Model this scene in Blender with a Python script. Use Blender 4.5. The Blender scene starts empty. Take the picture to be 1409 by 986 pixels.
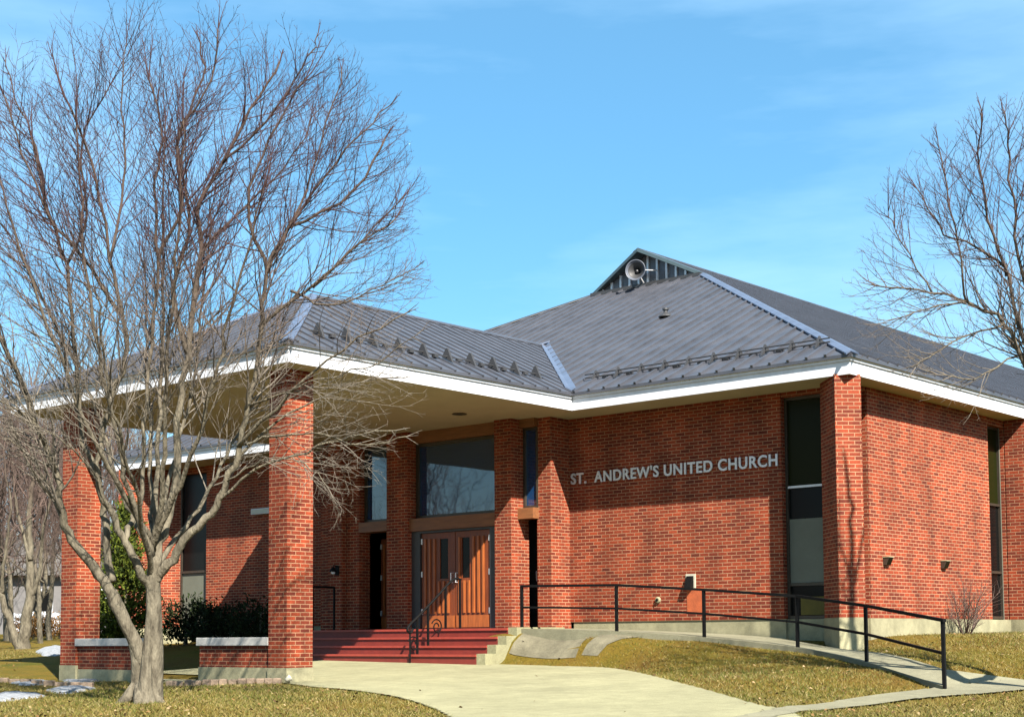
import bpy, math, random
import numpy as np
from mathutils import Vector, Matrix
random.seed(7); rng = np.random.default_rng(7)
S = bpy.context.scene
COL = S.collection

# ------------------------------------------------------------------ camera
CC = np.array([12.515, -23.07, -0.301])
YAW, PIT, ROL, FPX, PPY = 41.199, 3.995, -0.374, 2087.88, 730.635
_y, _t, _r = map(math.radians, (YAW, PIT, ROL))
CF = np.array([-math.sin(_y)*math.cos(_t), math.cos(_y)*math.cos(_t), math.sin(_t)])
_R = np.array([math.cos(_y), math.sin(_y), 0]); _U = np.cross(_R, CF)
CR = _R*math.cos(_r)+_U*math.sin(_r); CU = -_R*math.sin(_r)+_U*math.cos(_r)
cd = bpy.data.cameras.new('camera'); cam = bpy.data.objects.new('camera', cd); COL.objects.link(cam)
cd.sensor_width = 36; cd.lens = FPX/1409*36; cd.shift_y = (PPY-493)/1409; cd.clip_end = 2000; cd.clip_start = .1
M4 = Matrix(((CR[0], CU[0], -CF[0], CC[0]), (CR[1], CU[1], -CF[1], CC[1]), (CR[2], CU[2], -CF[2], CC[2]), (0, 0, 0, 1)))
cam.matrix_world = M4
S.camera = cam

# ------------------------------------------------------------------ sky and sun
SUN = Vector((1.0, -.518, 1.0)).normalized()          # towards the sun
EL = math.asin(SUN.z); ROT = math.atan2(SUN.x, SUN.y)
w = bpy.data.worlds.new('World'); S.world = w; w.use_nodes = True
nt = w.node_tree; N = nt.nodes; L = nt.links; N.clear()
out = N.new('ShaderNodeOutputWorld'); bg = N.new('ShaderNodeBackground'); bg.inputs['Strength'].default_value = .05
sky = N.new('ShaderNodeTexSky'); sky.sky_type = 'NISHITA'; sky.sun_disc = False
sky.sun_elevation = EL; sky.sun_rotation = ROT; sky.air_density = 1.0; sky.dust_density = .6; sky.ozone_density = 2.0
tc = N.new('ShaderNodeTexCoord'); mp = N.new('ShaderNodeMapping'); mp.inputs['Scale'].default_value = (1.2, 1.2, 6.0)
mp.inputs['Rotation'].default_value = (0.12, 0.1, .5)
no = N.new('ShaderNodeTexNoise'); no.inputs['Scale'].default_value = 2.2; no.inputs['Detail'].default_value = 6; no.inputs['Roughness'].default_value = .55
cr = N.new('ShaderNodeValToRGB'); cr.color_ramp.elements[0].position = .38; cr.color_ramp.elements[0].color = (.2, .2, .2, 1)
cr.color_ramp.elements[1].position = .8; cr.color_ramp.elements[1].color = (.55, .55, .55, 1)
hs = N.new('ShaderNodeHueSaturation'); hs.inputs['Hue'].default_value = .490; hs.inputs['Saturation'].default_value = 1.55; hs.inputs['Value'].default_value = 1.0
mx = N.new('ShaderNodeMix'); mx.data_type = 'RGBA'; mx.inputs['B'].default_value = (5.6, 8.2, 10.2, 1)
L.new(tc.outputs['Generated'], mp.inputs[0]); L.new(mp.outputs[0], no.inputs['Vector']); L.new(no.outputs['Fac'], cr.inputs[0])
L.new(sky.outputs[0], hs.inputs['Color']); L.new(hs.outputs[0], mx.inputs['A']); L.new(cr.outputs[0], mx.inputs['Factor'])
L.new(mx.outputs['Result'], bg.inputs['Color']); L.new(bg.outputs[0], out.inputs[0])
sl = bpy.data.lights.new('sun', 'SUN'); sl.energy = 5.0; sl.angle = math.radians(.5); sl.color = (1, .93, .82)
so = bpy.data.objects.new('sun', sl); COL.objects.link(so); so.rotation_euler = SUN.to_track_quat('Z', 'Y').to_euler(); so.location = (30, -15, 40)
S.view_settings.view_transform = 'Standard'; S.view_settings.look = 'None'
S.view_settings.exposure = 1.8; S.view_settings.gamma = 1
S.cycles.diffuse_bounces = 1; S.cycles.max_bounces = 6

# ------------------------------------------------------------------ helpers: image point -> place, terrain
def ray(u, v): return CF + CR*(u-704.5)/FPX - CU*(v-PPY)/FPX
def T(u, v, t): return CC + ray(u, v)*t
def onY(u, v, y): r = ray(u, v); return CC + r*((y-CC[1])/r[1])
def onX(u, v, x): r = ray(u, v); return CC + r*((x-CC[0])/r[0])

# ------------------------------------------------------------------ materials
def newmat(name):
    m = bpy.data.materials.new(name); m.use_nodes = True
    b = m.node_tree.nodes['Principled BSDF']
    return m, m.node_tree.nodes, m.node_tree.links, b
def simple(name, col, rough=.8, var=.2, scale=6, bump=0., bscale=60, metal=0., spec=.5, coord='Object', col2=None, stretch=None):
    m, n, l, b = newmat(name)
    t = n.new('ShaderNodeTexCoord'); vec = t.outputs[coord]
    if stretch:
        mm = n.new('ShaderNodeMapping'); mm.inputs['Scale'].default_value = stretch; l.new(vec, mm.inputs[0]); vec = mm.outputs[0]
    no = n.new('ShaderNodeTexNoise'); no.inputs['Scale'].default_value = scale; no.inputs['Detail'].default_value = 8; no.inputs['Roughness'].default_value = .65
    l.new(vec, no.inputs['Vector'])
    r = n.new('ShaderNodeValToRGB'); r.color_ramp.elements[0].position = .3; r.color_ramp.elements[1].position = .72
    c = np.array(col); a = np.clip(c*(1-var), 0, 1); z = np.clip(c*(1+var), 0, 1)
    if col2 is not None: z = np.array(col2)
    r.color_ramp.elements[0].color = (*a, 1); r.color_ramp.elements[1].color = (*z, 1)
    l.new(no.outputs['Fac'], r.inputs[0]); l.new(r.outputs[0], b.inputs['Base Color'])
    b.inputs['Roughness'].default_value = rough; b.inputs['Metallic'].default_value = metal; b.inputs['Specular IOR Level'].default_value = spec
    if bump:
        n2 = n.new('ShaderNodeTexNoise'); n2.inputs['Scale'].default_value = bscale; n2.inputs['Detail'].default_value = 5; l.new(vec, n2.inputs['Vector'])
        bp = n.new('ShaderNodeBump'); bp.inputs['Strength'].default_value = bump; bp.inputs['Distance'].default_value = .02
        l.new(n2.outputs['Fac'], bp.inputs['Height']); l.new(bp.outputs[0], b.inputs['Normal'])
    return m
def brick_mat(name, c1, c2, mort, bw=.205, rh=.067, ms=.0075):
    m, n, l, b = newmat(name)
    t = n.new('ShaderNodeTexCoord')
    br = n.new('ShaderNodeTexBrick'); br.inputs['Scale'].default_value = 1; br.inputs['Brick Width'].default_value = bw; br.inputs['Row Height'].default_value = rh
    br.inputs['Mortar Size'].default_value = ms; br.inputs['Mortar Smooth'].default_value = .25; br.inputs['Bias'].default_value = -.05
    br.inputs['Color1'].default_value = (*c1, 1); br.inputs['Color2'].default_value = (*c2, 1); br.inputs['Mortar'].default_value = (*mort, 1)
    l.new(t.outputs['UV'], br.inputs['Vector'])
    no = n.new('ShaderNodeTexNoise'); no.inputs['Scale'].default_value = 1.3; no.inputs['Detail'].default_value = 6; ms_ = n.new('ShaderNodeMapping'); ms_.inputs['Scale'].default_value = (1.5, .45, 1); l.new(t.outputs['UV'], ms_.inputs[0]); l.new(ms_.outputs[0], no.inputs['Vector'])
    no3 = n.new('ShaderNodeTexNoise'); no3.inputs['Scale'].default_value = 28; no3.inputs['Detail'].default_value = 5; l.new(t.outputs['UV'], no3.inputs['Vector'])
    hsv = n.new('ShaderNodeHueSaturation')
    mr = n.new('ShaderNodeMapRange'); mr.inputs['From Min'].default_value = .25; mr.inputs['From Max'].default_value = .75; mr.inputs['To Min'].default_value = .6; mr.inputs['To Max'].default_value = 1.38
    mr3 = n.new('ShaderNodeMapRange'); mr3.inputs['From Min'].default_value = .25; mr3.inputs['From Max'].default_value = .75; mr3.inputs['To Min'].default_value = .78; mr3.inputs['To Max'].default_value = 1.22
    mu = n.new('ShaderNodeMath'); mu.operation = 'MULTIPLY'
    l.new(no.outputs['Fac'], mr.inputs[0]); l.new(no3.outputs['Fac'], mr3.inputs[0]); l.new(mr.outputs[0], mu.inputs[0]); l.new(mr3.outputs[0], mu.inputs[1])
    l.new(mu.outputs[0], hsv.inputs['Value']); l.new(br.outputs['Color'], hsv.inputs['Color']); l.new(hsv.outputs[0], b.inputs['Base Color'])
    b.inputs['Roughness'].default_value = .85; b.inputs['Specular IOR Level'].default_value = .25
    inv = n.new('ShaderNodeMath'); inv.operation = 'SUBTRACT'; inv.inputs[0].default_value = 1; l.new(br.outputs['Fac'], inv.inputs[1])
    ad = n.new('ShaderNodeMath'); ad.operation = 'MULTIPLY_ADD'; l.new(no3.outputs['Fac'], ad.inputs[0]); ad.inputs[1].default_value = .35; l.new(inv.outputs[0], ad.inputs[2])
    bp = n.new('ShaderNodeBump'); bp.inputs['Strength'].default_value = .6; bp.inputs['Distance'].default_value = .008
    l.new(ad.outputs[0], bp.inputs['Height']); l.new(bp.outputs[0], b.inputs['Normal'])
    return m
def glass_mat(name, col, rough=.03, spec=.8):
    m, n, l, b = newmat(name)
    b.inputs['Base Color'].default_value = (*col, 1); b.inputs['Roughness'].default_value = rough; b.inputs['Specular IOR Level'].default_value = spec
    b.inputs['IOR'].default_value = 1.6
    no = n.new('ShaderNodeTexNoise'); no.inputs['Scale'].default_value = 1.2; t = n.new('ShaderNodeTexCoord'); l.new(t.outputs['Object'], no.inputs['Vector'])
    bp = n.new('ShaderNodeBump'); bp.inputs['Strength'].default_value = .05; bp.inputs['Distance'].default_value = .02; l.new(no.outputs['Fac'], bp.inputs['Height']); l.new(bp.outputs[0], b.inputs['Normal'])
    return m
def attr_mat(name, rough=.9):
    m, n, l, b = newmat(name)
    a = n.new('ShaderNodeAttribute'); a.attribute_name = 'col'; l.new(a.outputs['Color'], b.inputs['Base Color']); b.inputs['Roughness'].default_value = rough
    b.inputs['Specular IOR Level'].default_value = .2
    return m

MT = {}
MT['brick'] = brick_mat('red_brick', (.205, .032, .0105), (.082, .0125, .006), (.26, .14, .08), ms=.008)
MT['brick_side'] = MT['brick']
MT['found'] = simple('foundation_concrete', (.19, .18, .115), .9, .35, 2.5, .4, 40)
MT['conc'] = simple('path_concrete', (.185, .178, .108), .9, .2, 1.6, .35, 90)
MT['ramp'] = simple('ramp_concrete', (.17, .162, .11), .9, .2, 3, .3, 80)
MT['slab'] = simple('weathered_slab', (.10, .092, .068), .95, .4, 3, .5, 30)
MT['cap'] = simple('cap_stone', (.34, .33, .31), .85, .15, 5, .2, 60)
MT['white'] = simple('white_paint', (.54, .56, .60), .5, .14, 3, stretch=(1.2, 1.2, .5))
MT['soffit'] = simple('cream_soffit', (.33, .29, .19), .7, .1, 1.5)
MT['roof'] = simple('brown_metal_roof', (.060, .063, .076), .4, .28, 1.6, .05, 8, metal=.2, spec=.5)
MT['flash'] = simple('metal_flashing', (.11, .14, .205), .4, .2, 3, metal=.4)
MT['dark_trim'] = simple('dark_trim', (.03, .03, .032), .5, .2, 5)
MT['gable'] = simple('gable_cladding', (.10, .105, .12), .45, .25, 6, metal=.3)
MT['wood'] = simple('door_wood', (.13, .028, .006), .5, .4, 5, .2, 30, stretch=(6, 6, .5))
MT['wood_light'] = simple('door_slat_wood', (.25, .068, .014), .5, .35, 5, stretch=(6, 6, .5))
MT['beam'] = simple('beam_wood', (.16, .06, .02), .6, .3, 4, stretch=(.6, 6, 6))
MT['steps'] = simple('red_step_paint', (.14, .016, .009), .6, .2, 5, .15, 40)
MT['black'] = simple('black_iron', (.004, .004, .0042), .6, .3, 12, spec=.12)
MT['steel'] = simple('dark_steel', (.06, .06, .065), .4, .2, 12, metal=.6)
MT['alu'] = simple('brushed_aluminium', (.55, .55, .57), .35, .08, 20, metal=.35)
MT['frame'] = simple('bronze_frame', (.05, .04, .03), .4, .2, 9, metal=.4)
MT['frame_light'] = simple('pale_frame', (.40, .38, .30), .5, .1, 9)
MT['glass'] = glass_mat('entrance_glass', (.006, .03, .085), .02, 1.0)
MT['glass_green'] = glass_mat('green_glass', (.009, .0105, .002), .3, .06)
MT['glass_dark'] = glass_mat('dark_glass', (.004, .004, .004), .2, .1)
MT['panel'] = simple('grey_panel', (.10, .105, .08), .7, .1, 3)
MT['yellow'] = simple('yellow_board', (.085, .066, .006), .8, .2, 5)
MT['interior'] = simple('interior_dark', (.01, .009, .008), .9, .1, 3)
MT['grey'] = simple('grey_horn_paint', (.085, .095, .12), .45, .08, 9)
MT['bark'] = simple('grey_bark', (.085, .072, .05), .95, .45, 7, .9, 35, stretch=(1, 1, .35), col2=(.20, .175, .125))
MT['twig'] = simple('twig_bark', (.075, .048, .038), .9, .3, 3)
MT['twig_red'] = simple('reddish_twig_bark', (.075, .04, .038), .9, .3, 3)
MT['snow'] = simple('shaded_old_snow', (.20, .21, .225), .9, .55, 14, .8, 30)  # grey holds the tree shade lying on the snow as well as its dirt
MT['stone'] = simple('garden_stone', (.18, .13, .09), .9, .35, 6, .4, 30)
MT['repair'] = simple('repaired_brick', (.30, .065, .018), .85, .25, 6, .2, 40)
MT['siding'] = simple('house_siding', (.11, .105, .105), .7, .06, 4, stretch=(.2, .2, 4))
MT['house_roof'] = simple('house_shingles', (.09, .085, .08), .9, .25, 8)
MT['leaf'] = attr_mat('leaf_green'); MT['grass_blade'] = attr_mat('grass_blade')
def bark_mat(name, low, low2, high, z0, z1, bump):
    m, n, l, b = newmat(name)
    t = n.new('ShaderNodeTexCoord'); mm = n.new('ShaderNodeMapping'); mm.inputs['Scale'].default_value = (1, 1, .3); l.new(t.outputs['Object'], mm.inputs[0])
    no = n.new('ShaderNodeTexNoise'); no.inputs['Scale'].default_value = 11; no.inputs['Detail'].default_value = 9; no.inputs['Roughness'].default_value = .7; l.new(mm.outputs[0], no.inputs['Vector'])
    r = n.new('ShaderNodeValToRGB'); r.color_ramp.elements[0].position = .34; r.color_ramp.elements[0].color = (*low, 1); r.color_ramp.elements[1].position = .66; r.color_ramp.elements[1].color = (*low2, 1); l.new(no.outputs['Fac'], r.inputs[0])
    sx = n.new('ShaderNodeSeparateXYZ'); l.new(t.outputs['Object'], sx.inputs[0]); mr = n.new('ShaderNodeMapRange'); mr.inputs['From Min'].default_value = z0; mr.inputs['From Max'].default_value = z1; l.new(sx.outputs['Z'], mr.inputs[0])
    mx = n.new('ShaderNodeMix'); mx.data_type = 'RGBA'; l.new(mr.outputs[0], mx.inputs['Factor']); l.new(r.outputs[0], mx.inputs['A']); mx.inputs['B'].default_value = (*high, 1); l.new(mx.outputs['Result'], b.inputs['Base Color'])
    b.inputs['Roughness'].default_value = .95; b.inputs['Specular IOR Level'].default_value = .15
    if bump:
        n2 = n.new('ShaderNodeTexNoise'); n2.inputs['Scale'].default_value = 30; n2.inputs['Detail'].default_value = 6; l.new(mm.outputs[0], n2.inputs['Vector'])
        bp = n.new('ShaderNodeBump'); bp.inputs['Strength'].default_value = 1; bp.inputs['Distance'].default_value = .03; l.new(n2.outputs['Fac'], bp.inputs['Height']); l.new(bp.outputs[0], b.inputs['Normal'])
    return m
MT['bark'] = bark_mat('grey_bark', (.045, .038, .027), (.165, .145, .105), (.06, .042, .034), 2.6, 5.2, 1)
MT['twig_red'] = bark_mat('young_bark', (.115, .10, .08), (.155, .135, .11), (.052, .03, .031), 2.8, 5.2, 0)
def ground_mat():
    m, n, l, b = newmat('spring_lawn')
    t = n.new('ShaderNodeTexCoord')
    def noise(s, d=8, r=.65):
        x = n.new('ShaderNodeTexNoise'); x.inputs['Scale'].default_value = s; x.inputs['Detail'].default_value = d; x.inputs['Roughness'].default_value = r; l.new(t.outputs['Object'], x.inputs['Vector']); return x
    a = noise(.55); r = n.new('ShaderNodeValToRGB'); e = r.color_ramp.elements
    e[0].position = .33; e[0].color = (.10, .06, .014, 1); e[1].position = .68; e[1].color = (.054, .058, .007, 1)
    q = e.new(.5); q.color = (.11, .078, .013, 1)
    l.new(a.outputs['Fac'], r.inputs[0])
    f = noise(24, 6, .8); r2 = n.new('ShaderNodeValToRGB'); r2.color_ramp.elements[0].position = .3; r2.color_ramp.elements[0].color = (.66, .64, .58, 1); r2.color_ramp.elements[1].position = .72; r2.color_ramp.elements[1].color = (1.42, 1.38, 1.25, 1)
    l.new(f.outputs['Fac'], r2.inputs[0])
    mm = n.new('ShaderNodeMix'); mm.data_type = 'RGBA'; mm.blend_type = 'MULTIPLY'; mm.inputs['Factor'].default_value = 1
    l.new(r.outputs[0], mm.inputs['A']); l.new(r2.outputs[0], mm.inputs['B']); l.new(mm.outputs['Result'], b.inputs['Base Color'])
    b.inputs['Roughness'].default_value = 1; b.inputs['Specular IOR Level'].default_value = .1
    bp = n.new('ShaderNodeBump'); bp.inputs['Strength'].default_value = .8; bp.inputs['Distance'].default_value = .05; l.new(f.outputs['Fac'], bp.inputs['Height']); l.new(bp.outputs[0], b.inputs['Normal'])
    return m
MT['ground'] = ground_mat()
def concrete(name, col, blotch, grit):
    m, n, l, b = newmat(name); t = n.new('ShaderNodeTexCoord')
    def noise(sc, d, lo, hi, p0=.3, p1=.7):
        x = n.new('ShaderNodeTexNoise'); x.inputs['Scale'].default_value = sc; x.inputs['Detail'].default_value = d; x.inputs['Roughness'].default_value = .7; l.new(t.outputs['Object'], x.inputs['Vector'])
        r = n.new('ShaderNodeMapRange'); r.inputs['From Min'].default_value = p0; r.inputs['From Max'].default_value = p1; r.inputs['To Min'].default_value = lo; r.inputs['To Max'].default_value = hi; l.new(x.outputs['Fac'], r.inputs[0]); return r, x
    a, _ = noise(.7, 5, 1-blotch, 1+blotch*.6); c, _ = noise(4, 8, 1-blotch*.8, 1+blotch*.5); g, gx = noise(70, 3, 1-grit, 1+grit, .25, .75)
    m1 = n.new('ShaderNodeMath'); m1.operation = 'MULTIPLY'; l.new(a.outputs[0], m1.inputs[0]); l.new(c.outputs[0], m1.inputs[1])
    m2 = n.new('ShaderNodeMath'); m2.operation = 'MULTIPLY'; l.new(m1.outputs[0], m2.inputs[0]); l.new(g.outputs[0], m2.inputs[1])
    h = n.new('ShaderNodeHueSaturation'); h.inputs['Color'].default_value = (*col, 1); l.new(m2.outputs[0], h.inputs['Value']); l.new(h.outputs[0], b.inputs['Base Color'])
    b.inputs['Roughness'].default_value = .95; b.inputs['Specular IOR Level'].default_value = .2
    bp = n.new('ShaderNodeBump'); bp.inputs['Strength'].default_value = .5; bp.inputs['Distance'].default_value = .01; l.new(gx.outputs['Fac'], bp.inputs['Height']); l.new(bp.outputs[0], b.inputs['Normal'])
    return m
MT['conc'] = concrete('path_concrete', (.215, .205, .12), .2, .35)
MT['ramp'] = concrete('ramp_concrete', (.17, .162, .108), .2, .3)
MT['slab'] = concrete('weathered_slab', (.135, .122, .082), .4, .4)
MT['found'] = concrete('foundation_concrete', (.24, .225, .14), .32, .15)

# ------------------------------------------------------------------ object helpers
def tag(o, label=None, cat=None, group=None, kind=None):
    for k, v in (('label', label), ('category', cat), ('group', group), ('kind', kind)):
        if v: o[k] = v
    return o
def empty(name, loc=(0, 0, 0), label=None, cat=None, group=None):
    o = bpy.data.objects.new(name, None); COL.objects.link(o); o.location = loc; o.empty_display_size = .2
    return tag(o, label, cat, group)
class MB:
    def __init__(s): s.v = []; s.f = []
    def poly(s, pts, faces):
        o = len(s.v); s.v += [tuple(map(float, p)) for p in pts]; s.f += [tuple(i+o for i in f) for f in faces]; return s
    def box(s, a, b):
        x0, x1 = sorted((a[0], b[0])); y0, y1 = sorted((a[1], b[1])); z0, z1 = sorted((a[2], b[2]))
        return s.poly([(x0, y0, z0), (x1, y0, z0), (x1, y1, z0), (x0, y1, z0), (x0, y0, z1), (x1, y0, z1), (x1, y1, z1), (x0, y1, z1)],
                      [(0, 3, 2, 1), (4, 5, 6, 7), (0, 1, 5, 4), (1, 2, 6, 5), (2, 3, 7, 6), (3, 0, 4, 7)])
    def prism(s, ring, z0, z1):       # ring ccw in plan
        n = len(ring); p = [(x, y, z0) for x, y in ring]+[(x, y, z1) for x, y in ring]
        return s.poly(p, [tuple(range(n-1, -1, -1)), tuple(range(n, 2*n))]+[(i, (i+1) % n, n+(i+1) % n, n+i) for i in range(n)])
    def slab(s, pts, th, up=None):     # polygon extruded against its normal / along up
        P = [np.array(p, float) for p in pts]; n = np.cross(P[1]-P[0], P[2]-P[0]); n /= np.linalg.norm(n)
        d = np.array(up, float) if up is not None else n*th
        k = len(P); q = [p-d for p in P]
        return s.poly(P+q, [tuple(range(k)), tuple(range(2*k-1, k-1, -1))]+[(i, k+i, k+(i+1) % k, (i+1) % k) for i in range(k)])
    def beam(s, a, b, w, h, up=(0, 0, 1)):    # box along a->b, w sideways, h along up, centred
        a = np.array(a, float); b = np.array(b, float); d = b-a; d /= np.linalg.norm(d); u = np.array(up, float); u -= d*(u@d); u /= np.linalg.norm(u); r = np.cross(d, u)
        c = [(-1, -1), (1, -1), (1, 1), (-1, 1)]
        p = [e+r*(x*w/2)+u*(y*h/2) for e in (a, b) for x, y in c]
        return s.poly(p, [(3, 2, 1, 0), (4, 5, 6, 7)]+[(i, (i+1) % 4, 4+(i+1) % 4, 4+i) for i in range(4)])
    def tube(s, pts, rad, n=6, cap=True):
        P = [np.array(p, float) for p in pts]; k = len(P)
        if not hasattr(rad, '__len__'): rad = [rad]*k
        o = len(s.v); ref = None
        for i in range(k):
            d = P[min(i+1, k-1)]-P[max(i-1, 0)]; d = d/(np.linalg.norm(d)+1e-9)
            if ref is None: ref = np.cross(d, (0, 0, 1) if abs(d[2]) < .9 else (1, 0, 0))
            ref = ref-d*(ref@d); ref /= np.linalg.norm(ref)+1e-9; q = np.cross(d, ref)
            for j in range(n):
                a = 2*math.pi*j/n; s.v.append(tuple(P[i]+(ref*math.cos(a)+q*math.sin(a))*rad[i]))
        for i in range(k-1):
            for j in range(n):
                s.f.append((o+i*n+j, o+i*n+(j+1) % n, o+(i+1)*n+(j+1) % n, o+(i+1)*n+j))
        if cap:
            s.f.append(tuple(o+n-1-j for j in range(n))); s.f.append(tuple(o+(k-1)*n+j for j in range(n)))
        return s
    def lathe(s, c, axis, prof, n=28):       # prof: list of (distance along axis, radius)
        c = np.array(c, float); d = np.array(axis, float); d /= np.linalg.norm(d)
        r = np.cross(d, (0, 0, 1)); r /= np.linalg.norm(r); q = np.cross(d, r); o = len(s.v)
        for (t, R) in prof:
            for j in range(n):
                a = 2*math.pi*j/n; s.v.append(tuple(c+d*t+(r*math.cos(a)+q*math.sin(a))*R))
        for i in range(len(prof)-1):
            for j in range(n): s.f.append((o+i*n+j, o+i*n+(j+1) % n, o+(i+1)*n+(j+1) % n, o+(i+1)*n+j))
        return s
    def build(s, name, m, parent=None, origin=(0, 0, 0), smooth=False, bevel=0):
        me = bpy.data.meshes.new(name); og = np.array(origin, float)
        V = np.array(s.v, float)
        me.from_pydata((V-og).tolist(), [], s.f); me.materials.append(MT[m] if isinstance(m, str) else m)
        uv = me.uv_layers.new(name='UVMap')
        if len(me.polygons) < 60000:
            for p in me.polygons:
                n = p.normal
                if abs(n.z) > .75: tx, ty, tz = (1, 0, 0), None, 1
                else:
                    hl = math.hypot(n.x, n.y); tx = (-n.y/hl, n.x/hl, 0); tz = 0
                for li in p.loop_indices:
                    c = V[me.loops[li].vertex_index]
                    uv.data[li].uv = (c[0], c[1]) if tz else (c[0]*tx[0]+c[1]*tx[1], c[2])
        if smooth: me.polygons.foreach_set('use_smooth', [True]*len(me.polygons))
        me.update()
        o = bpy.data.objects.new(name, me); COL.objects.link(o); o.location = og
        if parent is not None:
            o.parent = parent; wp = np.array(parent.matrix_world.translation if False else WLOC.get(parent.name, parent.location), float)
            o.location = og-wp
        WLOC[o.name] = tuple(og)
        if bevel:
            bm = o.modifiers.new('bevel', 'BEVEL'); bm.width = bevel; bm.segments = 2; bm.limit_method = 'ANGLE'; bm.angle_limit = math.radians(40)
        return o
WLOC = {}
_e = empty
def empty(*a, **k):
    o = _e(*a, **k); WLOC[o.name] = tuple(o.location); return o

# ------------------------------------------------------------------ terrain
def zbase(x, y):
    t = (x-CC[0])*CF[0]+(y-CC[1])*CF[1]+(-.7-CC[2])*CF[2]
    a = np.where(t < 27.5, -1.9+.0375*t, -.869+.0145*(t-27.5)); return np.where(t > 170, -.869+.0145*142.5, a)
CT = []
def cz(p): CT.append((p[0], p[1], p[2]))
def c0(x, y): CT.append((x, y, float(zbase(x, y))))
FOOT = [(686, 909, 28.3), (760, 912, 27.4), (850, 925, 26.1), (950, 950, 21.9), (1040, 978, 18.6)]
for u, v, t in FOOT:
    q = T(u, v, t); cz(q)
    for k_ in (.25, .7): cz((q[0]-.75*k_, q[1]-.65*k_, q[2]-.02*k_))
    cz((q[0]+.75*.25, q[1]+.65*.25, q[2]+.14 if v < 960 else q[2]+.05))
RAIL = [(-6.62, -1.13, -.13), (-4.31, -1.03, -.20), (-2.49, -.9, -.318), (-.58, -.98, -.495), (1.08, -1.73, -.714), (2.955, -2.995, -1.018)]
RIN = [(-6.62, .9, -.13), (-4.31, .9, -.21), (-2.2, .9, -.33), (-.3, -.05, -.52), tuple(T(1228, 900, 24.2)), tuple(T(1300, 920, 22.4))]
for p in RAIL: cz((p[0], p[1], p[2]-.07)); 
for p in RIN: cz((p[0], p[1], p[2]-.05))
for p in RAIL[:4]: cz((p[0]-.1, p[1]-.3, p[2]-.12))
for y, z in ((1.6, -.36), (3, -.3), (6, -.28), (12, -.2), (20, 0.)): cz((-.45, y, z))
cz(T(1180, 890, 26.2)); cz(T(1409, 888, 25.5)); cz(T(1409, 872, 30)); cz(T(1400, 941, 21.3)); cz(T(1350, 905, 24))
for u, v in ((431, 944), (500, 955), (620, 986), (195, 966), (0, 986), (300, 955), (1150, 972), (1297, 950), (1409, 950), (1409, 986), (1000, 986)):
    r = ray(u, v); t = 20.
    for _ in range(40):
        p = CC+r*t; t += (p[2]-float(zbase(p[0], p[1])))/(-r[2]+.0375)
    c0(*(CC+r*t)[:2])
for x, y, z in ((-7, -7.1, -1.03), (-13, -7, -1.08), (-10, -7.1, -1.05), (-12, -3, -.85), (-10, -2.1, -.79), (-7, -2.1, -.78), (-9, -4.5, -.86), (-7, -4.5, -.87), (-13, 0, -.5), (-19, .9, -.4), (-16, 0, -.4), (-22, 3, -.3)): cz((x, y, z))
for x, y in ((12, -23), (6, -14), (14, -10), (0, -18), (-10, -16), (-22, -12), (-22, -4), (-30, 0), (-30, 12), (-45, 10), (-60, 30), (-40, -20), (20, 0), (25, 20), (15, 15), (0, 60), (-20, 60), (40, -30), (0, -45), (-30, -50)): c0(x, y)
CT = np.array(CT); RS = CT[:, 2]-zbase(CT[:, 0], CT[:, 1])
def kern(d): return np.sqrt(d*d+.25)
Kd = np.linalg.norm(CT[:, None, :2]-CT[None, :, :2], axis=2); nC = len(CT)
A = np.zeros((nC+1, nC+1)); A[:nC, :nC] = -kern(Kd)+np.eye(nC)*-.03*0; A[:nC, nC] = 1; A[nC, :nC] = 1
A[:nC, :nC] += np.eye(nC)*.05
WT = np.linalg.solve(A, np.append(RS, 0))
def hraw(X, Y):
    X = np.atleast_1d(np.asarray(X, float)); Y = np.atleast_1d(np.asarray(Y, float)); o = np.empty(X.shape)
    for i in range(0, X.size, 4000):
        x = X.flat[i:i+4000]; y = Y.flat[i:i+4000]; D = np.hypot(x[:, None]-CT[:, 0], y[:, None]-CT[:, 1])
        r = -kern(D)@WT[:nC]+WT[nC]
        far = np.clip((np.hypot(x+5, y+3)-45)/25, 0, 1)
        o.flat[i:i+4000] = zbase(x, y)+r*(1-far)
    return o
def axis(lo, hi, f0, f1, step):
    a = list(np.arange(f0, f1+1e-6, step)); s = step; x = f0
    left = []; 
    while x > lo: s *= 1.35; x -= s; left.append(max(x, lo))
    s = step; x = a[-1]; right = []
    while x < hi: s *= 1.35; x += s; right.append(min(x, hi))
    return np.array(left[::-1]+a+right)
GX = axis(-420, 300, -24, 14, .2); GY = axis(-300, 500, -18, 12, .2)
GZ = hraw(*[a.ravel() for a in np.meshgrid(GX, GY)]).reshape(len(GY), len(GX))
def gz(x, y):
    x = np.atleast_1d(np.asarray(x, float)); y = np.atleast_1d(np.asarray(y, float))
    i = np.clip(np.searchsorted(GX, x)-1, 0, len(GX)-2); j = np.clip(np.searchsorted(GY, y)-1, 0, len(GY)-2)
    a = (x-GX[i])/(GX[i+1]-GX[i]); b = (y-GY[j])/(GY[j+1]-GY[j])
    return GZ[j, i]*(1-a)*(1-b)+GZ[j, i+1]*a*(1-b)+GZ[j+1, i]*(1-a)*b+GZ[j+1, i+1]*a*b
def g1(x, y): return float(gz(x, y)[0])
def hit(u, v):
    r = ray(u, v); t = 8.
    while t < 150:
        p = CC+r*t
        if p[2] < g1(p[0], p[1]): break
        t += .05
    return CC+r*t
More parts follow.
